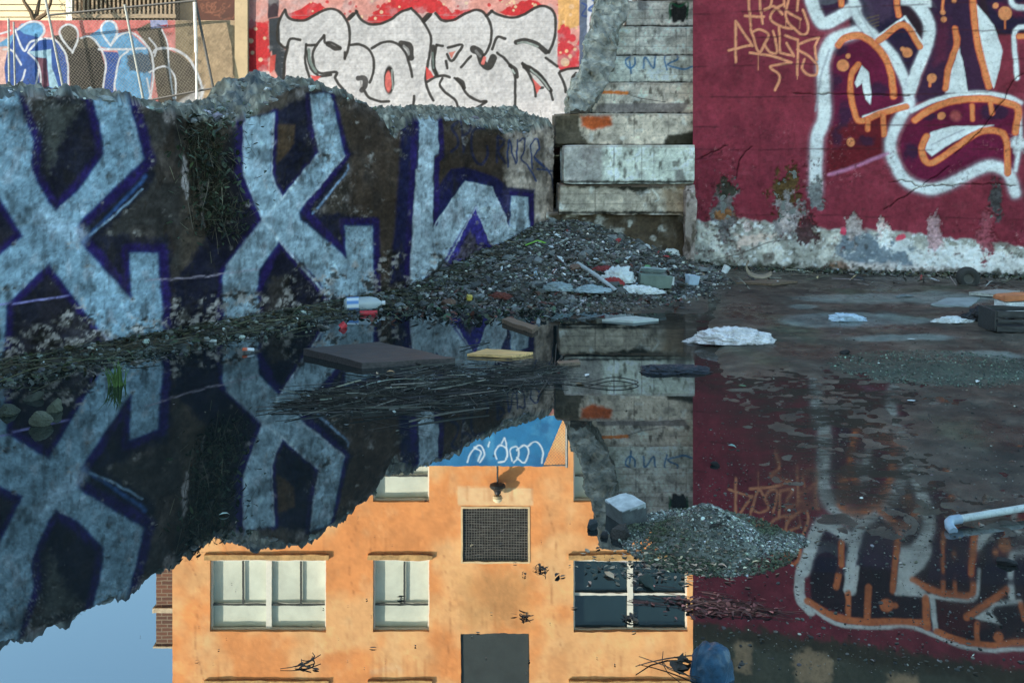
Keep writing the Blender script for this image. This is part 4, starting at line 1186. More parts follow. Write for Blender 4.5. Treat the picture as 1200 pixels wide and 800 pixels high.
    p.poly([(624, 92), (634, 102), (629, 110)], (230, 100, 92), .7, .95); p.poly([(499, 78), (505, 84), (508, 90), (500, 94)], (226, 70, 66), .7, .95); p.poly([(363, 88), (376, 90), (369, 97)], (220, 84, 80), .7, .95); p.poly([(526, 62), (534, 60), (529, 69)], (224, 120, 100), .7, .9)
    # the strip that continues to the right
    p.poly([(679, -40), (689, -40), (689, 70), (679, 90)], (92, 106, 128), .8, 1)
    p.poly([(688, -40), (820, -40), (820, 150), (688, 150)], (222, 224, 228), .8, 1)
    p.poly([(692, 20), (704, 10), (704, 40), (692, 46)], RED, 1.2, .95)
    p.stroke([(690, 55), (697, 45), (704, 50)], 3, BLK, .8, .95)
    p.stroke([(690, -4), (698, 4), (690, 12), (702, 14)], 3, (70, 110, 170), .8, .95)
    p.stroke([(682, 4), (687, 8), (682, 18), (687, 20)], 2, (40, 70, 130), .8, .95)
    p.clarity(.10, .07, .05, 65)
    return p.c


YW = 27.5
YBW = 27.42
flat_wall('lettered_wall', 288, 830, -4, 1.4, YW, .4, .62, paint_white, 'sunlit wall with tall white block letters outlined in black under a pink and red wave', MAT_SUNWALL)


def paint_blue(px, py):
    k = K_SUN
    p = Paint(px, py, (236, 150, 142), k, warp=.6, seed=151)
    WT, BL, LT, BK, OL = (232, 236, 238), (38, 88, 164), (104, 172, 214), (28, 26, 28), (96, 88, 74)
    p.poly([(-400, -10), (206, -10), (206, 40), (120, 52), (60, 36), (0, 60), (-400, 60)], (226, 118, 112), 3, .9, rough=6)
    p.poly([(206, -10), (320, -10), (320, 170), (206, 170)], (198, 170, 132), .7, 1)
    p.poly([(206, -10), (230, -10), (226, 70), (206, 60)], (146, 130, 100), 1.5, .9)
    p.stain(.3, (170, 146, 110), 20, .1, sx=2, seed=152, where=(px > 206) * 1.0)
    p.poly([(-60, 40), (10, 44), (14, 108), (-60, 120)], (240, 196, 180), 2, .9)
    p.poly([(0, 50), (18, 38), (25, 28), (48, 26), (52, 38), (40, 50), (10, 56)], LT, .8, 1)
    p.poly([(8, 62), (14, 48), (18, 32), (28, 40), (50, 45), (65, 46), (75, 58), (81, 85), (78, 118), (10, 118), (5, 80)], BL, .8, 1)
    p.poly([(104, 42), (120, 32), (135, 40), (150, 37), (162, 47), (174, 58), (179, 75), (174, 122), (140, 122), (134, 95), (140, 70), (138, 60), (118, 55)], LT, .8, 1)
    p.poly([(62, 42), (85, 40), (90, 45), (110, 45), (118, 58), (124, 80), (121, 118), (82, 118), (81, 75), (70, 52)], BK, .8, 1)
    p.poly([(120, 60), (138, 62), (142, 72), (135, 90), (133, 118), (121, 112), (125, 80)], BL, .8, 1)
    p.poly([(160, 35), (175, 27), (190, 33), (197, 50), (197, 58), (216, 67), (232, 86), (236, 106), (226, 126), (205, 131), (186, 120), (180, 85), (172, 55)], OL, .8, 1)
    p.poly([(150, 66), (178, 62), (182, 84), (152, 84)], (50, 48, 46), 2, .8, rough=4)
    p.stain(.5, (60, 54, 48), 8, .0, seed=153, where=((px > 180) & (px < 236)) * 1.0)
    p.dot(81, 38, 10, OL, .8, 1); p.dot(100, 50, 13, OL, .8, 1, ry=7); p.dot(128, 36, 8, LT, .8, 1, ry=12)
    p.poly([(33, 61), (60, 58), (61, 80), (70, 106), (58, 102), (55, 70), (42, 67)], (176, 218, 232), .8, 1)
    p.poly([(42, 68), (54, 68), (58, 101), (48, 105)], (120, 72, 92), .8, 1)
    for pts, w_ in (([(20, 35), (35, 26), (48, 28), (52, 38), (42, 50), (34, 60)], 2.4), ([(17, 35), (22, 48), (29, 60), (35, 50), (48, 46), (62, 46), (72, 55), (79, 70), (80, 95), (78, 112)], 2.2), ([(4, 58), (15, 60), (25, 76)], 2.2), ([(30, 82), (25, 95), (16, 102)], 2), ([(33, 62), (44, 74), (48, 94), (47, 112)], 2), ([(45, 82), (41, 108)], 2), ([(84, 60), (73, 46), (70, 36), (79, 29), (90, 34), (91, 46), (85, 62)], 2.4), ([(95, 45), (105, 43), (117, 55), (124, 75), (120, 110)], 2.2), ([(130, 54), (121, 42), (119, 32), (126, 25), (135, 28), (137, 40), (131, 52), (140, 42), (152, 38), (165, 46), (176, 60), (180, 80), (177, 110), (172, 122)], 2.4), ([(116, 58), (145, 58), (170, 57)], 2.6), ([(150, 60), (140, 70), (135, 95), (134, 116)], 2.2), ([(180, 62), (184, 58), (200, 57), (218, 66), (230, 84), (237, 105), (231, 122), (216, 131), (196, 130)], 2.8), ([(190, 35), (196, 50), (198, 75), (203, 116)], 1.8), ([(175, 45), (183, 56), (181, 66)], 2), ([(175, 85), (190, 78), (200, 82), (206, 95), (205, 116)], 2), ([(172, 92), (177, 115)], 2), ([(0, 40), (12, 36)], 2)):
        p.stroke(pts, w_, WT, .7, .97)
    p.poly([(196, 128), (240, 100), (236, 128), (225, 136), (205, 138)], (240, 238, 232), 2, .6)
    p.poly([(176, 24), (196, 23), (197, 32), (177, 34)], (168, 176, 214), .6, 1); p.poly([(184, 31), (196, 29), (196, 32)], (204, 40, 60), .5, 1)
    p.stroke([(-20, 55), (5, 52)], 5, LT, 1, .9)
    p.clarity(.12, .10, .07, 75)
    return p.c


flat_wall('lettered_wall', -330, 286, 24, 1.4, YBW, .4, .62, paint_blue, 'sunlit wall with rounded blue, black and olive bubble letters outlined in white', MAT_SUNWALL)

# ================================================================== what stands above those walls
def XZ(px, yr, Y):
    """reflected row yr of a plane at distance Y -> world x, z"""
    b = HY + F * CH / Y
    return (px - CX) / F * Y, (yr - b) / F * Y


MAT_TAN = M('tan_render', (.24, .19, .12), rough=.85, var=.15, sc=1.2, bump=.2, bsc=20, grime=.15)
g = Geo()
x0, _, z1 = P(275, -14, 27.36); x1, _, z0 = P(290, 150, 27.36)
gbox(g, x0, x1, 27.36, 27.9, 1.5, z1)
gbox(g, x0 - .05, x1 + .05, 27.33, 27.93, z1 - .003, z1 + .1)
tag(g.obj('wall_pillar', MAT_TAN), 'tan rendered pillar between the blue lettered and the white lettered walls', 'pillar')

# orange building
YB = 32.0
MAT_OR = M('orange_render', rough=.8, var=.10, sc=.9, bump=.25, bsc=8, vcol=True, spec=.25, bdist=.02, grime=.0)
OX0, OX1 = XZ(202, 0, YB)[0], XZ(830, 0, YB)[0]
OZ1 = XZ(0, 905, YB)[1]
wins = []   # l, r, y0, y1 in reflected pixels, kind
for (y0, y1) in ((505, 588), (656, 740), (803, 887)):
    wins += [(246, 382, y0, y1, 'double'), (437, 503, y0, y1, 'blind'), (672, 806, y0, y1, 'dark' if y0 > 600 and y0 < 700 else 'double2')]
wins += [(540, 621, 593, 660, 'grille'), (540, 620, 742, 832, 'panel')]
cx_ = {OX0, OX1}; cz_ = {1.5, OZ1}
holes = []
for l, r, y0, y1, kd in wins:
    a, z0 = XZ(l, y0, YB); b, z1 = XZ(r, y1, YB)
    holes.append((a, b, z0, z1, kd)); cx_ |= {a, b}; cz_ |= {z0, z1}


def refine(s, st):
    s = sorted(s); o = []
    for a, b in zip(s[:-1], s[1:]):
        n = max(1, int(math.ceil((b - a) / st)))
        o += list(np.linspace(a, b, n + 1)[:-1])
    return np.array(o + [s[-1]])


xs, zs = refine(cx_, .07), refine(cz_, .07)
A, B = np.meshgrid(xs, zs, indexing='ij'); a, b = A.ravel(), B.ravel()
f = grid_faces(len(xs), len(zs))
mx_, mz_ = a[f].mean(1), b[f].mean(1)
keep = np.ones(len(f), bool)
for (h0, h1, z0, z1, kd) in holes:
    keep &= ~((mx_ > h0) & (mx_ < h1) & (mz_ > z0) & (mz_ < z1))
rpx = CX + F * a / YB; rpy = HY + F * (CH + b) / YB
ORB = (250, 172, 104)
K_B = np.array((1.14, 1.06, .95))
p = Paint(rpx, rpy, (240, 154, 88), K_B, warp=.8, seed=161)
p.stain(.7, (252, 190, 128), 60, -.15, seed=162)
p.stain(.22, (255, 206, 150), 26, .12, sx=1.4, seed=166)
p.stain(.3, (196, 126, 70), 8, .28, sx=2.4, seed=167)
p.stain(.3, (226, 138, 74), 60, .05, sx=2.2, seed=163)
p.stain(.35, (214, 150, 96), 12, .2, sx=3, seed=164)
p.poly([(536, 570), (624, 571), (624, 592), (536, 592)], (250, 200, 146), .8, .85)
p.poly([(536, 672), (622, 668), (626, 735), (540, 735)], (214, 158, 98), 12, .55, rough=10)
p.poly([(560, 690), (590, 676), (612, 690), (600, 720), (560, 722)], (180, 130, 80), 8, .35, rough=10)
p.poly([(362, 770), (420, 765), (380, 782)], (222, 140, 80), 3, .6, rough=4)
p.stroke([(436, 787), (462, 782), (470, 788)], 5, (250, 200, 150), 3, .5, rough=4)
for (h0, h1, z0, z1, kd) in holes:                                             # rusty runs below the sills
    l_, r_, zz_ = CX + F * h0 / YB, CX + F * h1 / YB, HY + F * (CH + z0) / YB
    for k in range(12):
        xx_ = rs.uniform(l_ - 4, r_ + 4); ln_ = rs.uniform(5, 30)
        p.stroke([(xx_, zz_ - 7), (xx_ + rs.normal(0, .6), zz_ - 7 - ln_)], rs.uniform(.6, 2), (188, 112, 60), 1.2, rs.uniform(.15, .5), sm=False)
for pts in ([(210, 640), (235, 690), (228, 745), (240, 800)], [(420, 610), (408, 650), (416, 700)], [(640, 590), (652, 640), (646, 700), (658, 760)], [(520, 650), (528, 720), (522, 790)], [(760, 742), (780, 790)]):
    p.stroke(pts, .8, (150, 92, 52), .6, .5, rough=.8)
p.clarity(.06, .07, .07, 85)
bld = empty('orange_building', ((OX0 + OX1) / 2, YB, 1.6), 'sunlit orange rendered building with white framed windows, seen mirrored in the water', 'building')
g = Geo(); g.add(np.stack([a, np.full(len(a), YB), b], 1), f[keep], p.c)
for (h0, h1, z0, z1, kd) in holes:                                              # reveals
    for q in ([(h0, YB, z0), (h0, YB + .3, z0), (h0, YB + .3, z1), (h0, YB, z1)], [(h1, YB, z0), (h1, YB, z1), (h1, YB + .3, z1), (h1, YB + .3, z0)], [(h0, YB, z0), (h1, YB, z0), (h1, YB + .3, z0), (h0, YB + .3, z0)], [(h0, YB, z1), (h0, YB + .3, z1), (h1, YB + .3, z1), (h1, YB, z1)]):
        g.add(q, [(0, 1, 2, 3)], alb((240, 170, 110), K_B))
g.obj('wall', MAT_OR, bld)
g = Geo()
gbox(g, OX0, OX1, YB + .32, YB + 9, 1.5, OZ1, (.55, .28, .1))
g.obj('wall_body', M('orange_render_sides', (.55, .28, .1), rough=.85, var=.12, sc=1, bump=.2, bsc=10), bld)
g = Geo(); gbox(g, OX0 - .12, OX1 + .12, YB - .12, YB + 9.1, OZ1 + .003, OZ1 + .35)
g.obj('parapet', M('parapet_stone', (.5, .4, .28), rough=.8, bump=.2), bld)
MAT_FR = M('white_window_frame', (.74, .72, .64), rough=.5, var=.08, sc=8, bump=.05)
MAT_BL = M('pale_blind', (.62, .66, .57), rough=.8, var=.16, sc=1.2, bump=.02)
MAT_PANE = M('dark_pane', (.012, .026, .030), rough=.08, var=.2, sc=2, bump=.03, bsc=3, spec=.6)
MAT_LOUV = M('dark_vent', (.030, .022, .018), rough=.7, var=.5, sc=2, bump=.1)
MAT_WIRE = M('galvanised_wire', (.16, .15, .13), rough=.6, var=.2, bump=0)
MAT_SILL = M('stained_sill', (.50, .30, .12), rough=.8, var=.45, sc=5, bump=.2, bsc=20)
MAT_PANEL = M('dark_board', (.035, .045, .045), rough=.75, var=.25, sc=1.5, bump=.2, bsc=12)
pxm = YB / F


def window(h0, h1, z0, z1, pane_mat, cross):
    y = YB + .13
    t = .055
    g = Geo()
    for q in ((h0 + .003, h1 - .003, z0 + .003, z0 + t * 1.4), (h0 + .003, h1 - .003, z1 - t, z1 - .003), (h0 + .003, h0 + t, z0 + t * 1.4, z1 - t), (h1 - t, h1 - .003, z0 + t * 1.4, z1 - t)):
        gbox(g, q[0], q[1], y, y + .09, q[2], q[3])
    fr = g.obj('window', MAT_FR, bld)
    g = Geo()
    n = 2 if h1 - h0 > 2.4 else 1
    wd = (h1 - h0) / n
    zt = z1 - (z1 - z0) * .35
    for k in range(n):
        l, r = h0 + k * wd + t, h0 + (k + 1) * wd - t
        if k:
            gbox(g, h0 + k * wd - .09, h0 + k * wd + .09, y - .012, y + .085, z0 + t * 1.4 + .002, z1 - t - .002)
        if cross:
            gbox(g, l, r, y + .02, y + .075, (z0 + z1) / 2 - .035, (z0 + z1) / 2 + .035)
    if g.n:
        g.obj('mullion', MAT_FR, fr)
    if not cross:
        g = Geo()
        for k in range(n):
            l, r = h0 + k * wd + t, h0 + (k + 1) * wd - t
            gbox(g, l, r, y + .018, y + .07, zt - .025, zt + .025, )
            gbox(g, (l + r) / 2 + .06, (l + r) / 2 + .12, y + .02, y + .072, z0 + t * 1.4, zt - .025)
        g.obj('glazing_bar', M_BAR, fr)
    g = Geo()
    gbox(g, h0 + .01, h1 - .01, YB + .25, YB + .27, z0 + .01, z1 - .01)
    g.obj('pane', pane_mat, fr)


M_BAR = M('dark_glazing_bar', (.05, .055, .05), rough=.6, bump=0)
for (h0, h1, z0, z1, kd) in holes:
    if kd == 'grille':
        g = Geo(); gbox(g, h0 + .003, h1 - .003, YB + .15, YB + .19, z0 + .003, z1 - .003)
        vent = g.obj('vent', MAT_LOUV, bld)
        g = Geo()
        nx_, nz_ = 26, 22
        for k in range(1, nx_):
            xx = h0 + (h1 - h0) * k / nx_
            gbox(g, xx - .008, xx + .008, YB + .03, YB + .045, z0 + .06, z1 - .06)
        for k in range(1, nz_):
            zz = z0 + (z1 - z0) * k / nz_
            gbox(g, h0 + .06, h1 - .06, YB + .047, YB + .06, zz - .008, zz + .008)
        g.obj('wire_grille', MAT_WIRE, vent)
        g = Geo()
        for q in ((h0 + .003, h1 - .003, z0 + .003, z0 + .06), (h0 + .003, h1 - .003, z1 - .06, z1 - .003), (h0 + .003, h0 + .06, z0 + .06, z1 - .06), (h1 - .06, h1 - .003, z0 + .06, z1 - .06)):
            gbox(g, q[0], q[1], YB - .02, YB + .08, q[2], q[3])
        g.obj('vent_frame', M('cream_trim', (.7, .52, .3), rough=.6, var=.15, bump=.1), vent)
    elif kd == 'panel':
        g = Geo(); gbox(g, h0 + .02, h1 - .02, YB + .06, YB + .12, z0 + .02, z1 - .02)
        g.obj('boarded_opening', MAT_PANEL, bld)
    else:
        window(h0, h1, z0, z1, MAT_PANE if kd == 'dark' else MAT_BL, kd == 'dark')
        g = Geo(); gbox(g, h0 - .16, h1 + .10, YB - .10, YB + .015, z0 - .20, z0 - .035)
        g.obj('window_sill', MAT_SILL, bld)

# lamp on a post in front of it
LYR = 31.7
lx, lz = XZ(583, 566, LYR)
lp = empty('street_lamp', (lx, LYR, 5.6), 'black post lamp with a round shade in front of the orange building', 'lamp')
MAT_BLK = M('black_metal', (.02, .02, .02), rough=.5, var=.3, bump=.1, metal=.3)
g = Geo(); gtube(g, [(lx, LYR, 1.6), (lx, LYR, lz)], .03, 8); g.obj('post', MAT_BLK, lp)
g = Geo(); glathe(g, [(.03, -.04), (.12, -.02), (.24, .04), (.26, .12), (.16, .2), (.11, .26), (.10, .34), (.03, .38)], (lx, LYR, lz), n=20); g.obj('lamp_shade', MAT_BLK, lp)
g = Geo(); glathe(g, [(.02, .38), (.13, .40), (.17, .47), (.13, .56), (.02, .60)], (lx, LYR, lz), n=16); g.obj('lamp_globe', M('cream_glass', (.75, .62, .4), rough=.3, bump=0), lp)

# brick building beyond its left corner
YK = 41.0
MAT_BRK = bpy.data.materials.new('brown_brick'); MAT_BRK.use_nodes = True
nt = MAT_BRK.node_tree; bb = nt.nodes['Principled BSDF']; bb.inputs['Roughness'].default_value = .85
tc_ = nt.nodes.new('ShaderNodeTexCoord'); mp = nt.nodes.new('ShaderNodeMapping'); mp.inputs['Rotation'].default_value = (math.radians(90), 0, 0)
bt = nt.nodes.new('ShaderNodeTexBrick'); bt.inputs['Scale'].default_value = 1.0; bt.inputs['Brick Width'].default_value = .46; bt.inputs['Row Height'].default_value = .16; bt.inputs['Mortar Size'].default_value = .02
bt.inputs['Color1'].default_value = (.16, .065, .035, 1); bt.inputs['Color2'].default_value = (.10, .045, .028, 1); bt.inputs['Mortar'].default_value = (.22, .17, .12, 1)
nt.links.new(tc_.outputs['Object'], mp.inputs[0]); nt.links.new(mp.outputs[0], bt.inputs['Vector']); nt.links.new(bt.outputs['Color'], bb.inputs['Base Color'])
bx0, bzt = XZ(183, 756, YK); bx1, bzm = XZ(235, 714, YK)
brk_b = empty('brick_building', (bx0, YK, 1.6), 'brown brick building with a pale stone band at the left corner of the orange building', 'building')
g = Geo(); gbox(g, bx0, bx1 + 2, YK, YK + 6, 1.5, bzt); g.obj('wall', MAT_BRK, brk_b)
g = Geo(); gbox(g, bx0 - .12, bx1 + 2, YK - .1, YK + 5, bzm - .1, bzm + .1); gbox(g, bx0 - .1, bx1 + 2, YK - .08, YK + 5, bzt + .003, bzt + .08); g.obj('stone_band', M('pale_stone', (.5, .42, .3), rough=.8), brk_b)

# cream clapboard house, barred frontage, boarded shed behind the blue lettered wall
YH = 30.2
MAT_CREAM = M('cream_siding', (.40, .33, .22), rough=.75, var=.08, sc=2, bump=.1)
hx0, _, hz1 = P(-260, -70, YH); hx1 = P(83, 0, YH)[0]
hs = empty('clapboard_house', (hx0, YH, 1.6), 'cream clapboard house behind the bubble lettered wall at the top left', 'house')
g = Geo()
z = 1.6
while z < hz1:
    v = [(hx0, YH, z), (hx1, YH, z), (hx1, YH - .0, z + .19), (hx0, YH, z + .19), (hx0, YH - .035, z), (hx1, YH - .035, z)]
    g.add(v, [(4, 5, 2, 3), (0, 1, 5, 4)])
    z += .19
gbox(g, hx0, hx1, YH + .005, YH + 1.6, 1.6, hz1)
g.obj('siding', MAT_CREAM, hs)
g = Geo(); gbox(g, hx1 - .12, hx1 + .06, YH - .06, YH + .1, 1.6, hz1 + .05); g.obj('corner_board', MAT_FR, hs)
g = Geo(); v0 = [(hx0 - .3, YH - .3, hz1 + .004), (hx1 + .1, YH - .3, hz1 + .004), (hx1 + .1, YH + 1.7, hz1 + .9), (hx0 - .3, YH + 1.7, hz1 + .9)]
v1 = [(a_, b_, c_ + .12) for a_, b_, c_ in v0]; g.add(v0 + v1, BOXF); g.obj('roof', M('grey_shingle', (.09, .085, .08), rough=.9, bump=.4, bsc=20), hs)

sx0 = P(84, 0, 30)[0]; sx1 = P(206, 0, 30)[0]; sz1 = P(0, -45, 30)[2]
sh = empty('barred_frontage', (sx0, 30, 1.6), 'dark shop frontage with vertical bars above the blue lettered wall', 'building')
g = Geo(); gbox(g, sx0, sx1, 30.25, 31.5, 1.6, sz1); g.obj('dark_front', M('brown_boards', (.075, .052, .034), rough=.8, var=.5, sc=2, bump=.2), sh)
MAT_BAR = M('rusty_bar', (.16, .12, .08), rough=.7, var=.4, sc=10, bump=.1)
for k in range(24):
    xx = sx0 + .08 + (sx1 - sx0 - .16) * k / 23
    g = Geo(); gbox(g, xx - .028, xx + .028, 30.06, 30.12, 2.2, sz1 - .25); g.obj('bar', MAT_BAR, sh)
for zz in (P(0, 19, 30)[2], P(0, -20, 30)[2]):
    g = Geo(); gbox(g, sx0, sx1, 30.0, 30.055, zz - .06, zz + .06); g.obj('rail', MAT_BAR, sh)
g = Geo(); gbox(g, sx0 - .1, sx1 + .1, 29.9, 31.5, sz1 + .003, sz1 + .2); g.obj('flat_roof', M('tar_roof', (.06, .055, .05), rough=.9), sh)

tx0 = P(229, 0, 30.4)[0]; tx1 = P(275.5, 0, 30.4)[0]; tz1 = P(0, -40, 30.4)[2]
g = Geo()
xs, zs = np.linspace(tx0, tx1, 60), np.linspace(1.6, tz1, 130)
A, B = np.meshgrid(xs, zs, indexing='ij'); a, b = A.ravel(), B.ravel()
px, py = CX + F * a / 30.4, HY + F * (CH - b) / 30.4
p = Paint(px, py, (104, 52, 36), K_SUN, seed=171)
for k in range(16):
    cx, cy, r = 232 + rs.uniform(0, 42), rs.uniform(-40, 26), rs.uniform(4, 9)
    p.stroke([(cx + r * math.cos(t), cy + .6 * r * math.sin(t)) for t in np.linspace(0, 4.5, 7)], 1.0, (176, 108, 76), .7, .7)
p.stain(.5, (62, 30, 22), 12, 0, seed=172)
g.add(np.stack([a, np.full(len(a), 30.4), b], 1), grid_faces(60, 130), p.c)
gbox(g, tx0, tx1, 30.42, 31.4, 1.6, tz1, (.12, .05, .03))
gbox(g, P(205.5, 0, 30.4)[0], tx0 - .003, 30.38, 31.4, 1.6, tz1 - .1, (.22, .15, .09))
tag(g.obj('boarded_shed', M('sprayed_boards', rough=.8, var=.2, bump=.2, vcol=True)), 'brown boarded shed with faint swirls of spray beside the tan pillar', 'shed')

# bare tree
tr = empty('bare_tree', P(45, 60, 29.2), 'bare tree with three thin limbs in front of the cream house', 'tree')
tr.location.z = 1.6
MAT_BARK = M('bark', (.10, .07, .045), rough=.9, var=.4, sc=12, bump=.6, bsc=30)
g = Geo()


def TP(px, py, Y=29.2):
    return P(px, py, Y)


gtube(g, [TP(42, 120), TP(42, 60), TP(41, 24)], [.12, .11, .10], 9); g.obj('trunk', MAT_BARK, tr)
g = Geo()
for pts in ([TP(41, 26), TP(36, 14, 29.1), TP(28, 2, 29.0), TP(24, -22, 28.9), TP(14, -50, 28.9)], [TP(41, 26), TP(44, 12), TP(47, -4, 29.3), TP(46, -40, 29.4)], [TP(42, 24), TP(54, 16, 29.1), TP(59, 4, 29), TP(62, -20, 28.9), TP(72, -45, 28.8)], [TP(24, -22, 28.9), TP(30, -40, 29.1), TP(33, -55, 29.2)], [TP(62, -20, 28.9), TP(56, -40, 29.2)]):
    gtube(g, pts, np.linspace(.075, .02, len(pts)), 7)
for k in range(60):
    a0 = np.array(TP(rs.uniform(12, 75), rs.uniform(-50, 0), rs.uniform(28.9, 29.4)))
    gtube(g, [a0, a0 + np.array((rs.normal(0, .25), rs.normal(0, .2), .3)), a0 + np.array((rs.normal(0, .4), rs.normal(0, .3), .6))], [.015, .01, .004], 4, caps=False)
g.obj('limbs', MAT_BARK, tr)


# ------------------------------------------------------------------ chain-link fences
MAT_POST = M('galvanised_post', (.20, .21, .21), rough=.5, var=.3, sc=20, bump=.1, metal=.4)
MAT_DARKP = M('dark_post', (.045, .045, .045), rough=.6, var=.3, sc=20, bump=.1)


def mesh_panel(quad, n1, n2, r):
    """diamond wire between four corners (bl, br, tr, tl)"""
    bl, br, tr_, tl = [np.array(q, float) for q in quad]
    g = Geo()

    def at_(u, v):
        return (bl * (1 - u) + br * u) * (1 - v) + (tl * (1 - u) + tr_ * u) * v
    for sgn in (1, -1):
        for k in range(-n2, n1 + 1):
            u0, v0, u1, v1 = k / n1, 0., (k + n2) / n1, 1.
            if u0 < 0:
                v0 = -u0 * n1 / n2; u0 = 0.
            if u1 > 1:
                v1 = 1 - (u1 - 1) * n1 / n2; u1 = 1.
            if v1 <= v0:
                continue
            if sgn < 0:
                u0, u1 = 1 - u0, 1 - u1
            gbar(g, at_(u0, v0), at_(u1, v1), r, up=(0, 1, 0))
    return g


YF = 26.9
fe = empty('chain_link_fence', P(150, 120, YF), 'leaning chain link fence in front of the bubble lettered wall', 'fence')
fe.location.z = 1.62
corner = {'tl': P(57, 18, YF), 'tm': P(147, 10, YF), 'tr': P(229, 1, YF), 'bl': P(77, 118, YF), 'bm': P(168, 117, YF), 'br': P(250, 104, YF)}
for t_, b_, mm, top in (('tl', 'bl', MAT_POST, 1.25), ('tm', 'bm', MAT_POST, 1.04), ('tr', 'br', MAT_DARKP, 1.02)):
    T, B_ = np.array(corner[t_]), np.array(corner[b_])
    B2 = B_ + (B_ - T) * ((B_[2] - 1.6) / (T[2] - B_[2]))
    g = Geo(); gtube(g, [B2, B_ + (T - B_) * top], .035, 8); g.obj('post', mm, fe)
g = Geo(); gtube(g, [corner['tl'], corner['tr']], .03, 8); g.obj('rail', MAT_DARKP, fe)
g = Geo(); gtube(g, [P(168, 119, YF), P(252, 103, YF)], .028, 8); g.obj('rail', MAT_DARKP, fe)
mesh_panel((corner['bl'], corner['bm'], corner['tm'], corner['tl']), 22, 24, .003).obj('wire_mesh', MAT_WIRE, fe)
mesh_panel((corner['bm'], corner['br'], corner['tr'], corner['tm']), 21, 24, .003).obj('wire_mesh', MAT_WIRE, fe)
g = Geo(); T = P(228, 3, YF - .1); gtube(g, [T, P(230, 62, YF - .1)], .045, 8)
gtube(g, [P(230, 62, YF - .1), (P(231, 62, YF - .1)[0], YF - .1, 1.6)], .03, 8)
tag(g.obj('white_pole', M('white_pole_paint', (.45, .44, .42), rough=.5)), 'short white painted pole beside the corner of the leaning fence', 'pole')
g = Geo(); gtube(g, [P(10, 22, YF), P(11, 110, YF), (P(11, 0, YF)[0], YF, 1.6)], .03, 8); gtube(g, [P(16, 26, YF + .2), (P(15, 0, YF)[0], YF + .2, 1.6)], .025, 8)
tag(g.obj('fence_post', MAT_POST), 'pair of thin grey posts before the left end of the bubble lettered wall', 'post')

# fence with a blue sheet, on top of the white lettered wall (seen in the water)
YT = 27.65
f2 = empty('chain_link_fence', (0, YT, 5.6), 'straight chain link fence carrying a blue sheet above the white lettered wall', 'fence')
fz0 = CH + (HY + 4) / F * 27.5 + .0
fx1, fz1 = XZ(664, 545, YT)
fx0 = XZ(330, 0, YT)[0]
wallz = CH - (-4 - HY) / F * YW
for k in range(5):
    xx = fx1 - k * 1.95
    g = Geo(); gtube(g, [(xx, YT, wallz - .02), (xx, YT, fz1 + .05)], .03 if k else .04, 8); g.obj('post', MAT_POST, f2)
g = Geo(); gtube(g, [(fx0, YT, fz1), (fx1, YT, fz1)], .025, 8); g.obj('rail', MAT_POST, f2)
mesh_panel(((fx0, YT, wallz), (fx1, YT, wallz), (fx1, YT, fz1), (fx0, YT, fz1)), 90, 16, .005).obj('wire_mesh', MAT_WIRE, f2)
bz = (wallz + .02); tz = fz1 - .02
xs, zs = np.linspace(0, 1, 260), np.linspace(0, 1, 70)
A, B = np.meshgrid(xs, zs, indexing='ij'); a, b = A.ravel(), B.ravel()
tl_ = XZ(400, 0, YT)[0]
rt = XZ(661, 0, YT)[0] * (1 - b) + XZ(636, 0, YT)[0] * b
X_ = tl_ + (rt - tl_) * a
Z_ = bz + (tz - bz) * b
yt = YT - .06 - .03 * fbm(X_ * 1.2, Z_ * .4, 0, 3, 181) - .05 * np.abs(np.sin(X_ * 1.1 + Z_ * 1.4)) - .05 * a * b
px = CX + F * X_ / YT; py = HY + F * (CH + Z_) / YT
p = Paint(px, py, (44, 124, 172), K_B * 1.1, seed=182)
p.stain(.5, (30, 90, 140), 20, 0, sx=.6, seed=183)
p.stain(.4, (90, 170, 205), 14, .15, seed=184)
for pts in ([(548, 540), (552, 528), (562, 520), (568, 530), (562, 540)], [(556, 522), (564, 528), (560, 538)], [(582, 536), (580, 528), (586, 520), (594, 526), (592, 538), (584, 540)], [(588, 518), (592, 512), (594, 534)], [(600, 538), (598, 526), (606, 522), (608, 532), (602, 540)], [(606, 526), (614, 520), (620, 528), (614, 540), (606, 534)], [(618, 522), (628, 516), (636, 526), (634, 540)], [(574, 516), (572, 522)], [(420, 540), (426, 525), (440, 530)], [(470, 540), (476, 522), (490, 528), (484, 540)]):
    p.stroke(pts, 1.7, (222, 232, 238), .7, .95)
g = Geo(); g.add(np.stack([X_, yt, Z_], 1), grid_faces(260, 70), p.c); g.add(np.stack([X_, yt + .012, Z_], 1), grid_faces(260, 70)[:, ::-1], p.c)
tag(g.obj('blue_tarp', M('blue_tarp', rough=.5, var=.12, sc=3, bump=.2, bsc=15, vcol=True), smooth=True), 'torn blue sheet with looping white spray, hung on the straight fence', 'tarp')

# unseen tall block, added behind the photographer to keep the pit in shade
bd = empty('brick_building', (-19, -6, 0), 'unseen brick block added behind the photographer to shade the pit', 'building')
g = Geo(); gbox(g, -31, -7, -16, -5.2, .4, 26); g.obj('wall', M('shade_block_brick', (.28, .17, .12), rough=.9, var=.2, bump=.2), bd)
g = Geo(); gbox(g, -31.2, -6.8, -16.2, -5.0, 26.003, 26.3); g.obj('roof', M('shade_block_top', (.08, .08, .08), rough=.9), bd)

# ================================================================== loose ground: heap, grit, litter
def scatter(n, fn, seed):
    """fn(rs, n) -> x, y ; returns points lying on the ground"""
    r = np.random.RandomState(seed)
    x, y = fn(r, n)
    z = np.maximum(bank_h(x, y), 0.0)
    return x, y, z


MAT_GRAVEL = M('gravel', rough=.75, var=.3, sc=30, bump=.2, bsc=150, vcol=True, spec=.4)


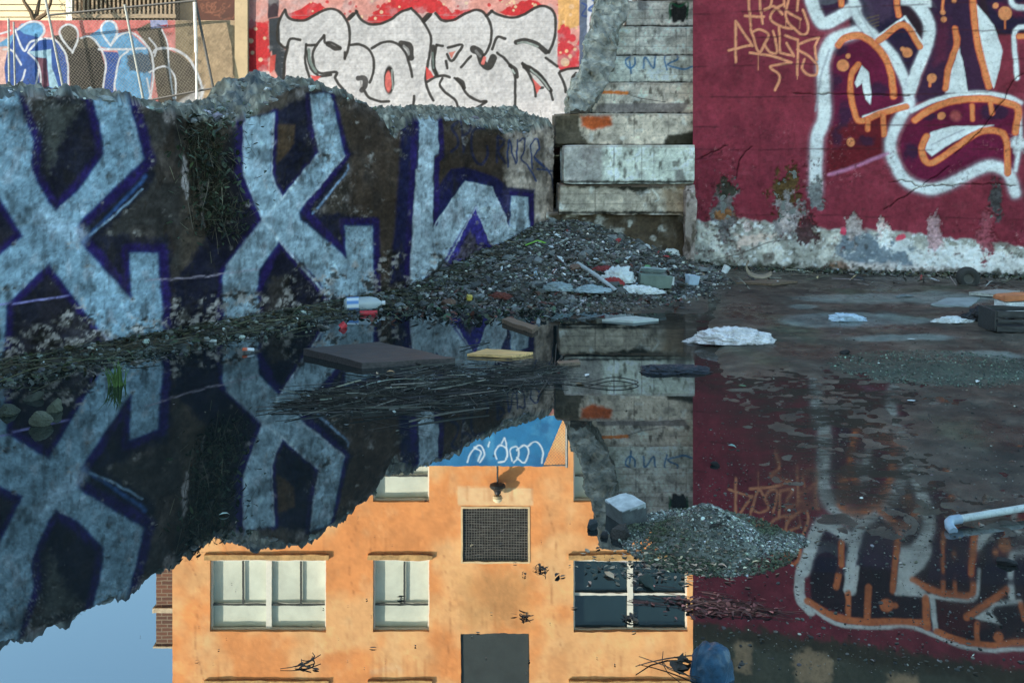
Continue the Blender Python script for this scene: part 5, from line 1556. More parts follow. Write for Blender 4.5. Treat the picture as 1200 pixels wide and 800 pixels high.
def heap_fn(r, n):
    x = r.uniform(-2.6, 2.6, n * 4); y = r.uniform(9.3, 13.2, n * 4)
    rr = np.where(x > .58, np.hypot((x - .58) / 1.75, (13.1 - y) / 3.3), np.hypot((x - .58) / 3.1, (13.1 - y) / 3.4))
    k = (rr < 1.12 + r.normal(0, .06, n * 4)) & (wall_dist(x, y) > .0)
    return x[k][:n], y[k][:n]


x, y, z = scatter(17000, heap_fn, 201)
n = len(x)
r = np.random.RandomState(5)
sz = .008 + .026 * r.uniform(0, 1, n) ** 3.2
far = z > .08
patch = fbm(x * 1.6, y * 1.6, 0, 4, 204)
cols = gray((.105, .104, .098), n, .8, 202) * np.exp(.9 * patch)[:, None]
cols = cols * (1 - (sst(.05, .4, fbm(x * 2.2, y * 2.2, 5, 3, 205)) * .5)[:, None]) + np.array((.07, .055, .04)) * (sst(.05, .4, fbm(x * 2.2, y * 2.2, 5, 3, 205)) * .5)[:, None]
g = Geo(); stones(g, np.stack([x, y, z + sz * .3], 1), sz, cols, 203)
for k in range(110):
    q = r.randint(0, n); s0 = r.uniform(.03, .085)
    grock(g, (x[q], y[q], z[q] + s0 * .2), (s0, s0 * r.uniform(.6, 1), s0 * r.uniform(.4, .7)), 900 + k, np.array(((.16, .165, .16), (.12, .07, .05), (.07, .07, .065))[r.choice(3, p=(.6, .12, .28))]) * r.uniform(.6, 1.3), sub=ICO3)
tag(g.obj('gravel_heap', MAT_GRAVEL), kind='stuff')

# pebbles and broken concrete along the foot of the retaining wall


def foot_fn(r, n):
    s = r.uniform(-1.6, 6.6, n); d = np.abs(r.normal(.1, .22, n)) + .02
    return LA[0] + s * LD[0] + LN[0] * d, LA[1] + s * LD[1] + LN[1] * d


x, y, z = scatter(3600, foot_fn, 211); n = len(x)
sz = .006 + .035 * r.uniform(0, 1, n) ** 4
g = Geo(); stones(g, np.stack([x, y, z + sz * .2], 1), sz, gray((.085, .09, .08), n, .7, 212), 213)
tag(g.obj('shore_pebbles', MAT_GRAVEL), kind='stuff')
MAT_LITTER = M('dead_leaf', rough=.65, var=.3, sc=40, bump=0, vcol=True)
x, y, z = scatter(2600, foot_fn, 221); n = len(x)
pal = np.array(((.03, .035, .02), (.055, .05, .025), (.02, .02, .018), (.07, .045, .025), (.05, .07, .035), (.12, .12, .10)))
g = Geo(); leaves(g, np.stack([x, y, z + .012], 1), r.uniform(.012, .04, n), pal[r.randint(0, 6, n)] * r.uniform(.5, 1.4, (n, 1)), 222)
tag(g.obj('leaf_litter', MAT_LITTER), kind='stuff')
MAT_TWIG = M('twig', rough=.7, var=.3, sc=30, bump=0, vcol=True)
x, y, z = scatter(700, foot_fn, 231); n = len(x)
g = Geo(); twigs(g, np.stack([x, y, z + .02], 1), r.uniform(.1, .5, n), r.uniform(.0015, .0045, n), gray((.06, .055, .035), n, .6, 232), 233, dirs=np.where(r.rand(n) < .6, .98 + r.normal(0, .4, n), r.uniform(0, 6, n)), rise=.12)
tag(g.obj('dead_stems', MAT_TWIG), kind='stuff')

# toe of the heap: leaves and rags


def toe_fn(r, n):
    px = r.uniform(430, 800, n * 2); py = r.normal(360, 9, n * 2)
    py = py + np.where(px > 650, -14, 0)
    k = (py > 330) & (py < 384)
    y = F * CH / (py[k] - HY); return ((px[k] - CX) / F * y)[:n], y[:n]


x, y, z = scatter(1500, toe_fn, 241); n = len(x)
pal2 = np.array(((.04, .05, .03), (.10, .035, .025), (.025, .025, .022), (.10, .09, .06), (.05, .09, .05), (.16, .17, .17)))
g = Geo(); leaves(g, np.stack([x, y, z + .015], 1), r.uniform(.015, .05, n), pal2[r.choice(6, n, p=(.3, .14, .3, .12, .08, .06))] * r.uniform(.5, 1.4, (n, 1)), 242)
tag(g.obj('rotting_leaves', MAT_LITTER), kind='stuff')


def scrap_fn(r, n):
    px = np.concatenate([r.uniform(560, 830, n), r.uniform(830, 1180, n // 3)]); py = np.concatenate([r.normal(330, 9, n), r.normal(333, 4, n // 3)]) + np.where(r.rand(n + n // 3) < .25, -18, 0)
    py[:n] += np.where(px[:n] < 690, 8, 0); py[n:] += (px[n:] - 830) * .012
    y = F * CH / (py - HY); y = np.minimum(y, 12.2); return (px - CX) / F * y, y


x, y, z = scatter(190, scrap_fn, 245); n = len(x)
pal3 = np.array(((.6, .62, .62), (.30, .38, .44), (.36, .04, .04), (.10, .22, .10), (.45, .36, .20), (.04, .04, .045), (.16, .10, .07)))
g = Geo(); leaves(g, np.stack([x, y, z + .03], 1), .012 + .05 * r.uniform(0, 1, n) ** 2, pal3[r.choice(7, n, p=(.2, .16, .1, .08, .08, .2, .18))] * r.uniform(.5, 1.1, (n, 1)), 246, .5)
twigs(g, np.stack([x, y, z + .03], 1), r.uniform(.05, .4, n), r.uniform(.002, .009, n), gray((.10, .09, .075), n, .7, 247), 248, rise=.2)
tag(g.obj('mixed_litter', MAT_LITTER), kind='stuff')

# raft of dead reeds on the water
def raft_fn(r, n):
    u = r.uniform(0, 1, n); px = 350 + 300 * u; py = 474 - 36 * u + r.normal(0, 1, n) * (4 + 11 * np.sin(np.pi * np.clip(u, .05, .95)))
    y = F * CH / (py - HY); return (px - CX) / F * y, y


x, y, z = scatter(800, raft_fn, 251); n = len(x)
z = r.uniform(.002, .022, n)
g = Geo(); twigs(g, np.stack([x, y, z], 1), r.uniform(.05, .55, n), .0012 + .006 * r.uniform(0, 1, n) ** 4, gray((.03, .029, .026), n, .9, 252), 253, dirs=.25 + r.normal(0, .55, n), rise=.03)
xx, yy, zz = scatter(900, raft_fn, 254)
leaves(g, np.stack([xx, yy, zz + .008], 1), r.uniform(.006, .02, len(xx)), gray((.06, .062, .06), len(xx), 1.0, 255), 256, .3)
tag(g.obj('reed_raft', MAT_TWIG), kind='stuff')
# a few long loose stems at its edges
g = Geo()
for pts in ([(520, 470), (600, 444), (648, 424)], [(585, 455), (640, 436), (660, 418)], [(630, 466), (648, 436), (652, 405)], [(560, 478), (520, 440), (440, 452)], [(690, 450), (720, 444), (748, 450), (720, 455), (668, 449)]):
    gtube(g, [np.array(G(*q)) + (0, 0, .012) for q in curve(pts, 6)], .0035, 5, (.025, .022, .018))
tag(g.obj('loose_stems', MAT_TWIG), kind='stuff')

# grit lying in the film of water on the right


def grit_fn(r, n):
    px = r.uniform(815, 1230, n * 2); py = r.uniform(330, 790, n * 2) ** 1.0
    w_ = np.where(py < 480, .9, np.where(py < 640, .75, .35)) * (1 - .5 * ((px < 900) & (py < 560)))
    k = r.rand(n * 2) < w_
    y = F * CH / (py[k] - HY); return ((px[k] - CX) / F * y)[:n], y[:n]


x, y, z = scatter(5200, grit_fn, 261); n = len(x)
sz = .0018 + .007 * r.uniform(0, 1, n) ** 6 + .0005 * (y - 2)
g = Geo(); stones(g, np.stack([x, y, z + sz * .1], 1), sz, gray((.05, .047, .04), n, .8, 262), 263, .5)
xx, yy, zz = scatter(1200, grit_fn, 264)
leaves(g, np.stack([xx, yy, zz + .004], 1), r.uniform(.002, .009, len(xx)) , gray((.06, .056, .046), len(xx), .8, 265), 266, .15)
tag(g.obj('wet_grit', MAT_GRAVEL), kind='stuff')

# the small mound of grit


def mound_fn(m, k_):
    def fn(r, n):
        a = r.uniform(0, 6.283, n); q = np.sqrt(r.uniform(0, 1, n)) * 1.0
        return m[0] + m[2] * q * np.cos(a), m[1] + m[3] * q * np.sin(a)
    return fn


x, y, z = scatter(14000, mound_fn(MOUNDS[0], 1), 271)
x2, y2, z2 = scatter(4000, mound_fn(MOUNDS[1], 1), 276)
x, y, z = np.concatenate([x, x2]), np.concatenate([y, y2]), np.concatenate([z, z2]); n = len(x)
sz = .002 + .0075 * r.uniform(0, 1, n) ** 5
mc = gray((.15, .155, .13), n, .8, 272)
gm = sst(-.25, .3, fbm(x * 5, y * 5, 0, 3, 273)) * sst(.12, .03, z)
mc = mc * (1 - gm[:, None]) + gray((.05, .06, .03), n, .4, 274) * gm[:, None]
g = Geo(); stones(g, np.stack([x, y, z + sz * .2], 1), sz, mc, 275)
tag(g.obj('grit_mound', MAT_GRAVEL), kind='stuff')
x, y, z = scatter(3500, mound_fn(MOUNDS[2], 1), 281); n = len(x)
sz = .003 + .008 * r.uniform(0, 1, n) ** 4
mc = gray((.07, .09, .07), n, .7, 282)
g = Geo(); stones(g, np.stack([x, y, z + sz * .2], 1), sz, mc, 283)
tag(g.obj('mossy_grit', MAT_GRAVEL), kind='stuff')
# skirt of floating flakes beside the mound
def skirt_fn(r, n):
    px = r.normal(800, 55, n); py = r.normal(662, 12, n) - .03 * (px - 800); y = F * CH / (py - HY); return (px - CX) / F * y, y


x, y, z = scatter(420, skirt_fn, 291); n = len(x)
g = Geo(); leaves(g, np.stack([x, y, z + .004], 1), r.uniform(.004, .016, n), gray((.17, .12, .08), n, .7, 292), 293, .12)
tag(g.obj('floating_flakes', MAT_LITTER), kind='stuff')
def red_fn(r, n):
    px = r.normal(842, 32, n); py = 712 + (px - 842) * .10 + r.normal(0, 6, n); y = F * CH / (py - HY); return (px - CX) / F * y, y


x, y, z = scatter(150, red_fn, 296); n = len(x)
g = Geo(); leaves(g, np.stack([x, y, z + .004], 1), r.uniform(.006, .02, n), gray((.16, .05, .04), n, .6, 297), 298, .15)
twigs(g, np.stack([x, y, z + .004], 1)[:60], r.uniform(.05, .2, 60), np.full(60, .0015), gray((.12, .05, .04), 60, .5, 3), 299, dirs=r.normal(-.3, .3, 60), rise=.02)
tag(g.obj('red_leaf_litter', MAT_LITTER), kind='stuff')

# specks all over the water


def speck_fn(r, n):
    px = r.uniform(0, 820, n); py = r.uniform(430, 790, n); y = F * CH / (py - HY); return (px - CX) / F * y, y


x, y, z = scatter(110, speck_fn, 301); n = len(x)
g = Geo(); leaves(g, np.stack([x, y, z + .003], 1), .003 + .010 * r.uniform(0, 1, n) ** 3, gray((.05, .04, .03), n, .7, 302), 303, .03)
tag(g.obj('floating_specks', MAT_LITTER), kind='stuff')


# weeds along the foot of the maroon wall
def edge_fn(r, n):
    s = r.uniform(-.3, 6, n); d = np.abs(r.normal(.02, .13, n)) + .015
    return MA[0] + s * MD[0] + MN[0] * d, MA[1] + s * MD[1] + MN[1] * d


x, y, z = scatter(1500, edge_fn, 311); n = len(x)
g = Geo(); stones(g, np.stack([x, y, z + .01], 1), .008 + .03 * r.uniform(0, 1, n) ** 4, gray((.09, .09, .075), n, .7, 312), 313)
tag(g.obj('wall_foot_rubble', MAT_GRAVEL), kind='stuff')
x, y, z = scatter(1400, edge_fn, 314); n = len(x)
g = Geo(); leaves(g, np.stack([x, y, z + .02], 1), r.uniform(.01, .035, n), pal[r.randint(0, 5, n)] * r.uniform(.5, 1.5, (n, 1)), 315, .8)
tag(g.obj('wall_foot_weeds', MAT_LITTER), kind='stuff')


# ================================================================== individual things
def mat(name, c, **k):
    return M(name, c, **k)


def slab(name, corners, th, m, label, cat, lift=0.0, tilt=None, group=None):
    """a worn board: four ground pixels give its top outline"""
    c = [np.array(at(*q)) + (0, 0, lift) for q in corners]
    g = Geo()
    n = 14
    U, Vv = np.meshgrid(np.linspace(0, 1, n), np.linspace(0, 1, n), indexing='ij')
    u, v_ = U.ravel()[:, None], Vv.ravel()[:, None]
    top = (c[0] * (1 - u) + c[1] * u) * (1 - v_) + (c[3] * (1 - u) + c[2] * u) * v_
    if tilt is not None:
        top[:, 2] += (tilt[0] * u + tilt[1] * v_)[:, 0]
    sd_ = int(abs(c[0][0]) * 1000) % 97
    top = top + np.stack([fbm(top[:, 0] * 6, top[:, 1] * 6, k, 3, sd_ + k) for k in range(3)], 1) * np.array((.010, .010, .006))
    bot = top - (0, 0, th)
    f = grid_faces(n, n)
    g.add(top, f); g.add(bot, f[:, ::-1])
    ring = [i for i in range(n)] + [i * n + n - 1 for i in range(1, n)] + [(n - 1) * n + i for i in range(n - 2, -1, -1)] + [i * n for i in range(n - 2, 0, -1)]
    m_ = len(ring)
    g.add(np.vstack([top[ring], bot[ring]]), [(i, m_ + i, m_ + (i + 1) % m_, (i + 1) % m_) for i in range(m_)])
    return tag(g.obj(name, m), label, cat, group)


def wood(name, c, sc=3.0):
    m = bpy.data.materials.new(name); m.use_nodes = True
    nt = m.node_tree; b = nt.nodes['Principled BSDF']; b.inputs['Roughness'].default_value = .6
    tc = nt.nodes.new('ShaderNodeTexCoord'); mp = nt.nodes.new('ShaderNodeMapping'); mp.inputs['Scale'].default_value = (2, 45, 20)
    n = nt.nodes.new('ShaderNodeTexNoise'); n.inputs['Scale'].default_value = sc; n.inputs['Detail'].default_value = 7
    r_ = nt.nodes.new('ShaderNodeMapRange'); r_.inputs[1].default_value = .3; r_.inputs[2].default_value = .7; r_.inputs[3].default_value = .45; r_.inputs[4].default_value = 1.5
    x = nt.nodes.new('ShaderNodeMix'); x.data_type = 'RGBA'; x.blend_type = 'MULTIPLY'; x.inputs[0].default_value = 1; x.inputs[6].default_value = (*c, 1)
    bp = nt.nodes.new('ShaderNodeBump'); bp.inputs['Strength'].default_value = .5; bp.inputs['Distance'].default_value = .006
    L = nt.links.new
    L(tc.outputs['Object'], mp.inputs[0]); L(mp.outputs[0], n.inputs['Vector']); L(n.outputs['Fac'], r_.inputs[0]); L(r_.outputs[0], x.inputs[7]); L(x.outputs[2], b.inputs['Base Color']); L(n.outputs['Fac'], bp.inputs['Height']); L(bp.outputs[0], b.inputs['Normal'])
    return m


W_DARK = wood('soaked_wood', (.050, .040, .038)); W_TAN = wood('raw_plywood', (.60, .36, .14), 2); W_BRN = wood('brown_wood', (.15, .10, .065)); W_GREY = wood('weathered_wood', (.34, .33, .30))
slab('wooden_board', [(356, 416), (445, 408), (533, 426), (424, 432)], .06, W_DARK, 'large dark soaked wooden board floating in the middle of the pool', 'board', .05, (0, -.012))
slab('plywood_sheet', [(547, 418), (571, 411), (624, 416), (600, 420)], .018, W_TAN, 'small tan plywood sheet floating right of the large dark board', 'board', .022)
slab('timber_offcut', [(588, 379), (595, 376), (631, 387), (624, 391)], .035, W_BRN, 'short brown timber offcut floating below the gravel heap', 'timber', .035)
slab('plank', [(653, 427), (678, 424), (680, 427), (656, 430)], .02, W_BRN, 'little dark plank afloat in front of the steps', 'plank', .02)
slab('plank', [(706, 376), (745, 372), (772, 376), (742, 379)], .02, mat('pale_plank', (.42, .45, .42), rough=.5, var=.2), 'long pale plank half sunk at the edge of the mud', 'plank', .018)
slab('plank', [(1136, 347), (1168, 343), (1196, 345), (1170, 349)], .03, W_GREY, 'grey plank lying near the right edge below the maroon wall', 'plank', .04)
slab('plank', [(862, 333), (900, 330), (934, 332), (905, 335)], .025, W_BRN, 'dark plank on the wet ground below the maroon wall', 'plank', .03)
slab('concrete_slab', [(1090, 358), (1110, 350), (1148, 350), (1136, 360)], .03, MAT_CONC2 if 'MAT_CONC2' in globals() else mat('pale_slab', (.26, .30, .30), rough=.6, var=.3), 'thin pale slab flat on the ground left of the dark crate', 'slab', .012)

# plastic bottle
pb = at(427, 364, .066)
ax = np.array((.99, .10, .03)); ax /= np.linalg.norm(ax)
bt_ = empty('plastic_bottle', pb - (0, 0, .066), 'clear plastic bottle with a striped label lying at the foot of the wall', 'bottle')
MAT_PET = M('clear_plastic', (.70, .76, .78), rough=.15, var=.05, bump=0, trans=.45)
L0 = -.19
g = Geo(); glathe(g, [(.0, L0), (.05, L0), (.066, L0 + .025), (.067, L0 + .24), (.056, L0 + .30), (.022, L0 + .345), (.017, L0 + .36)], pb, ax, 20); g.obj('bottle_body', MAT_PET, bt_, smooth=True)
g = Geo(); glathe(g, [(.069, L0 + .03), (.0692, L0 + .14)], pb, ax, 24)
n_ = g.n; g.c = [np.array([(.74, .78, .80) if (k % 24) % 4 < 2 else (.12, .26, .56) for k in range(n_)])]
g.obj('bottle_label', mat('bottle_label', (1, 1, 1), vcol=True, rough=.4, var=.05, bump=0), bt_)
g = Geo(); glathe(g, [(.0, L0 + .357), (.02, L0 + .357), (.02, L0 + .385), (.0, L0 + .387)], pb, ax, 14); g.obj('bottle_cap', mat('white_cap', (.7, .7, .7), rough=.4), bt_)
MAT_REDP = mat('red_plastic', (.55, .035, .045), rough=.4, var=.15)
g = Geo()
q = at(432, 367, .012)
glathe(g, [(.0, -.09), (.024, -.09), (.026, .07), (.0, .07)], q + (0.02, -.07, .0), (1, .1, 0), 14)
tag(g.obj('red_canister', MAT_REDP, smooth=False), 'small red canister under the clear plastic bottle', 'canister')


def crumple(name, px, py, w, d, h, m, label, cat, seed, lift=.0, rot=0.0, group=None, sub=None, sharp=.5, lump=.55):
    """a crumpled bag or cloth lying on the ground"""
    v, f = sub or (ICO6 if w > .3 else ICO5)
    p = at(px, py, lift)
    n1 = fbm(v[:, 0] * 1.5 + seed, v[:, 1] * 1.5, v[:, 2] * 1.5, 3, seed)
    n2 = 1 - np.abs(fbm(v[:, 0] * 3.2 + seed, v[:, 1] * 3.2, v[:, 2] * 3.2, 3, seed + 2)) * 2
    n3 = 1 - np.abs(fbm(v[:, 0] * 7 + seed, v[:, 1] * 4, v[:, 2] * 6, 3, seed + 5)) * 2.4
    rr = 1 + lump * n1 + sharp * .40 * n2 + sharp * .38 * n3
    q = v * rr[:, None] * np.array((w / 2, d / 2, h))
    q[:, 2] = np.where(q[:, 2] < 0, q[:, 2] * .12, q[:, 2])
    q = q @ rotm(0, 0, rot).T + p
    g = Geo(); g.add(q, f)
    return tag(g.obj(name, m, smooth=True), label, cat, group)


MAT_WPL = mat('white_plastic', (.66, .67, .66), rough=.45, var=.3, sc=14, bump=.7, bsc=34, grime=.45)
MAT_CLOTH = mat('soiled_white_cloth', (.66, .62, .62), rough=.85, var=.35, sc=14, bump=.5, bsc=60, grime=.4)
MAT_BPL = mat('pale_blue_plastic', (.42, .52, .62), rough=.4, var=.2, sc=12, bump=.3, bsc=40)
MAT_DCL = mat('dark_wet_cloth', (.022, .026, .036), rough=.5, var=.4, sc=14, bump=.5, bsc=60)
crumple('cloth', 860, 400, .44, .20, .075, MAT_CLOTH, 'soiled white cloth heaped in the water in front of the maroon wall', 'cloth', 3)
crumple('cloth', 815, 400, .16, .10, .03, MAT_CLOTH, 'flat tail of white cloth left of the heaped white cloth', 'cloth', 14)
crumple('cloth', 790, 435, .40, .16, .035, MAT_DCL, 'dark sodden cloth in the water below the white cloth', 'cloth', 5)
crumple('plastic_bag', 991, 375, .24, .12, .05, MAT_BPL, 'pale blue plastic bag on a scummy patch of the right hand ground', 'bag', 7)
crumple('plastic_bag', 1115, 377, .28, .10, .035, MAT_WPL, 'white plastic bag lying flat left of the dark crate', 'bag', 8)
crumple('plastic_bag', 1163, 369, .10, .07, .07, MAT_WPL, 'small white plastic bag against the dark crate', 'bag', 18)
crumple('plastic_bag', 1147, 374, .22, .14, .08, mat('black_bag', (.012, .013, .016), rough=.35, var=.3, bump=.3), 'black plastic bag beside the dark crate', 'bag', 9)
crumple('plastic_sheet', 748, 343, .44, .16, .06, MAT_WPL, 'white plastic sheet spread at the foot of the gravel heap', 'sheet', 11)
crumple('plastic_bag', 724, 330, .26, .14, .13, mat('white_grey_plastic', (.6, .62, .62), rough=.4, var=.2, bump=.3, bsc=30), 'greyish white bag standing between a stick and the green carton', 'bag', 12)
crumple('rag', 717, 334, .22, .08, .06, mat('red_rag', (.26, .03, .03), rough=.8, var=.3, bump=.3), 'red rag under the greyish white bag', 'rag', 13)
crumple('rag', 706, 318, .16, .10, .05, mat('dark_red_rag', (.20, .03, .03), rough=.8, var=.3, bump=.3), 'dark red rag on the gravel behind the white stick', 'rag', 24)
crumple('rag', 586, 350, .20, .10, .05, mat('brown_red_rag', (.13, .035, .025), rough=.8, var=.3, bump=.3), 'rust red rag at the toe of the gravel heap', 'rag', 25)
crumple('plastic_bag', 655, 340, .24, .12, .06, mat('dull_blue_plastic', (.22, .27, .28), rough=.45, var=.3, bump=.3), 'dull grey blue bag crumpled on the gravel left of the stick', 'bag', 26)
crumple('plastic_bag', 693, 339, .30, .10, .06, mat('blue_grey_plastic', (.27, .33, .36), rough=.45, var=.3, bump=.3), 'long blue grey bag lying along the white stick', 'bag', 27)
crumple('plastic_bag', 786, 300, .18, .10, .07, MAT_WPL, 'white torn plastic on the gravel against the lowest step', 'bag', 28)
crumple('blue_tarp_bundle', 834, 792, .125, .11, .10, mat('dark_blue_plastic', (.018, .06, .105), rough=.3, var=.7, sc=26, bump=.4, bsc=40), 'round dark blue plastic lump standing in the near water', 'bundle', 33, sharp=.05, lump=.22)

# litter: small containers and sticks
gcar = empty('carton', at(768, 336), 'flattened grey green carton among the litter below the steps', 'carton')
cpos = at(768, 337)
g = Geo(); rough_box(g, -.17, .17, -.06, .06, 0, .14, .03, .012, .02, 41, None, rotm(.1, .05, .1), cpos); g.obj('box', mat('grey_green_card', (.16, .20, .17), rough=.8, var=.3, bump=.2), gcar)
g = Geo(); rough_box(g, -.16, .12, -.012, .012, 0, .10, .03, .015, .02, 42, None, rotm(.9, .1, .1), cpos + (-.01, .03, .13)); g.obj('flap', mat('pale_card', (.3, .36, .38), rough=.8, var=.3, bump=.2), gcar)
for i, (px, py, r_, h_, m, lb) in enumerate(((787, 336, .032, .10, MAT_WPL, 'white paper cup standing right of the green carton'), (848, 320, .045, .09, MAT_WPL, 'white tub lying at the foot of the maroon wall'))):
    c = at(px, py)
    cup = empty('cup', c, lb, 'cup')
    ax = (0, 0, 1) if i == 0 else (.5, .2, .8)
    g = Geo(); glathe(g, [(0, 0), (r_ * .8, 0), (r_, h_), (r_ * .93, h_), (r_ * .75, .006)], c, ax, 16); g.obj('cup_body', m, cup, smooth=False)
    g = Geo(); glathe(g, [(r_ * 1.0, h_ - .004), (r_ * 1.08, h_), (r_ * 1.0, h_ + .006), (r_ * .93, h_ + .001)], c, ax, 16); g.obj('rim', m, cup)
c = at(811, 334)
g = Geo(); rough_box(g, -.07, .07, -.05, .05, 0, .11, .012, .012, .02, 45, None, rotm(.1, .1, .4), c)
tag(g.obj('plastic_tub', MAT_BPL), 'pale blue plastic tub between the cup and the buttress', 'tub')
g = Geo(); a, b = at(677, 314, .05), at(722, 344, .03); gtube(g, [a, (a + b) / 2 + (0, 0, .01), b], [.022, .024, .02], 9)
tag(g.obj('stick', mat('bleached_wood', (.40, .42, .42), rough=.7, var=.25, bump=.3)), 'bleached straight stick lying down the gravel heap', 'stick')
g = Geo(); a, b = at(616, 290, .03), at(644, 288, .02); gbar(g, a, (a + b) / 2 + (0, 0, .05), .05, .012); gbar(g, (a + b) / 2 + (0, 0, .05), b, .05, .012)
tag(g.obj('plastic_strip', mat('lime_plastic', (.22, .52, .06), rough=.4, var=.15)), 'bent lime green plastic strip near the top of the gravel heap', 'strip')
g = Geo(); a = at(890, 329, .03)
an = np.linspace(2.6, 5.6, 14)
U = np.array([(.17 * math.cos(t), 0, .12 + .12 * math.sin(t)) for t in an])
v = np.vstack([U + (0, -.05, 0), U + (0.03, .07, .02), U * .9 + (0, -.05, .014), U * .9 + (.03, .07, .034)]) + a
m_ = len(an)
g.add(v, [(i, i + 1, m_ + i + 1, m_ + i) for i in range(m_ - 1)] + [(2 * m_ + i, 3 * m_ + i, 3 * m_ + i + 1, 2 * m_ + i + 1) for i in range(m_ - 1)] + [(i, 2 * m_ + i, 2 * m_ + i + 1, i + 1) for i in range(m_ - 1)] + [(m_ + i, m_ + i + 1, 3 * m_ + i + 1, 3 * m_ + i) for i in range(m_ - 1)])
tag(g.obj('bark_piece', mat('tan_bark', (.32, .25, .18), rough=.8, var=.3, bump=.4)), 'curved tan piece of bark leaning at the foot of the maroon wall', 'bark')

# tyre against the pale foot of the maroon wall
c = at(1135, 333)
ty_ = empty('tyre', c, 'old dark tyre half buried at the pale foot of the maroon wall', 'tyre')
g = Geo(); glathe(g, [(.055, -.05), (.09, -.06), (.115, -.045), (.122, 0), (.115, .045), (.09, .06), (.055, .05)], c + (0, .02, .07), (.15, 1, .1), 26); g.obj('tread', mat('old_rubber', (.035, .034, .032), rough=.8, var=.4, bump=.4), ty_, smooth=True)
g = Geo(); glathe(g, [(.0, -.03), (.045, -.03), (.056, -.048), (.056, .03)], c + (0, .02, .07), (.15, 1, .1), 22); g.obj('hub', mat('muddy_hub', (.10, .095, .085), rough=.8, var=.4, bump=.3), ty_)

# dark crate with an orange and white box on it
c = at(1193, 386)
cr = empty('crate', c, 'dark wooden crate at the right edge of the wet ground', 'crate')
W_BLK = wood('black_wood', (.028, .027, .027))
R_ = rotm(0, 0, -.12)
for k in range(3):
    g = Geo(); rough_box(g, -.24, .30, -.17, -.145, .005 + k * .06, .053 + k * .06, .03, .004, .012, 50 + k, None, R_, c); g.obj('slat', W_BLK, cr)
    g = Geo(); rough_box(g, -.24, .30, .145, .17, .005 + k * .06, .053 + k * .06, .03, .004, .012, 54 + k, None, R_, c); g.obj('slat', W_BLK, cr)
for xx in (-.25, .29):
    g = Geo(); rough_box(g, xx - .012, xx + .012, -.14, .14, .0, .18, .03, .004, .012, 57, None, None, c); g.obj('end_panel', W_BLK, cr)
g = Geo(); rough_box(g, -.23, .285, -.14, .14, .0, .02, .04, .004, .01, 58, None, R_, c); g.obj('bottom', W_BLK, cr)
c2 = at(1184, 372)
bx = empty('box', c2, 'white box with an orange lid set behind the dark crate', 'box')
g = Geo(); rough_box(g, -.10, .17, -.08, .10, 0, .15, .02, .006, .02, 61, None, rotm(0, 0, .1), c2); g.obj('box_body', MAT_WPL, bx)
g = Geo(); rough_box(g, -.11, .18, -.09, .11, .153, .205, .02, .006, .02, 62, None, rotm(0, 0, .1), c2); g.obj('lid', mat('orange_card', (.55, .19, .08), rough=.7, var=.3, bump=.2), bx)

# square concrete block and stones by the grit mound
c = at(733, 607)
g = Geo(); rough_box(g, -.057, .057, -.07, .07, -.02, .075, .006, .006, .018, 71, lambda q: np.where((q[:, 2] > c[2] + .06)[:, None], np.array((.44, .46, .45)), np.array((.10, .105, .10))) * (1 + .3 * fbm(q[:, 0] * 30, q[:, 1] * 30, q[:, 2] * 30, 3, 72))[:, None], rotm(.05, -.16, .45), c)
tag(g.obj('concrete_block', MAT_STONE), 'square pale topped concrete block at the left end of the grit mound', 'block')
for (px, py, s_, lb, sd_, cc) in ((694, 619, (.026, .026, .022), 'small dark stone left of the concrete block', 5, (.05, .06, .06)), (727, 628, (.045, .04, .035), 'dark brown stone just below the concrete block', 6, (.07, .06, .05)), (708, 629, (.018, .016, .012), 'smallest dark stone between the lone stone and the brown stone', 7, (.04, .04, .04)), (47, 498, (.06, .05, .045), 'mossy stone standing nearest in the left water', 8, (.14, .15, .11)), (64, 482, (.035, .035, .05), 'upright stone behind the mossy stone in the left water', 9, (.12, .13, .09)), (10, 484, (.07, .06, .04), 'low dark stone at the left edge of the water', 10, (.07, .08, .055)), (40, 468, (.05, .04, .03), 'dark stone between the wall foot and the mossy stone', 15, (.06, .065, .05)), (1178, 660, (.035, .03, .016), 'flat dark stone in the shallow water under the pale pipe', 11, (.03, .03, .03)), (990, 414, (.04, .03, .022), 'small black stone on the wet ground left of the mossy mound', 12, (.025, .025, .025)), (760, 684, (.05, .026, .014), 'dark green stone awash below the grit mound', 13, (.035, .06, .045)), (210, 380, (.12, .09, .07), 'pale broken lump of concrete at the foot of the wall between the two X letters', 14, (.32, .36, .40)), (838, 545, (.022, .016, .01), 'little black pebble in the maroon reflection', 16, (.02, .02, .02)), (1170, 388, (.05, .03, .03), 'black stone in front of the dark crate', 17, (.02, .02, .022)), (1060, 347, (.08, .05, .02), 'pale flat stone near the foot of the maroon wall', 18, (.24, .27, .27)), (762, 333, (.07, .05, .05), 'grey stone behind the green carton', 19, (.20, .22, .22))):
    g = Geo(); grock(g, at(px, py) + (0, 0, s_[2] * .35), s_, sd_, np.array(cc) * .6)
    tag(g.obj('stone', MAT_STONE, smooth=False), lb, 'stone')

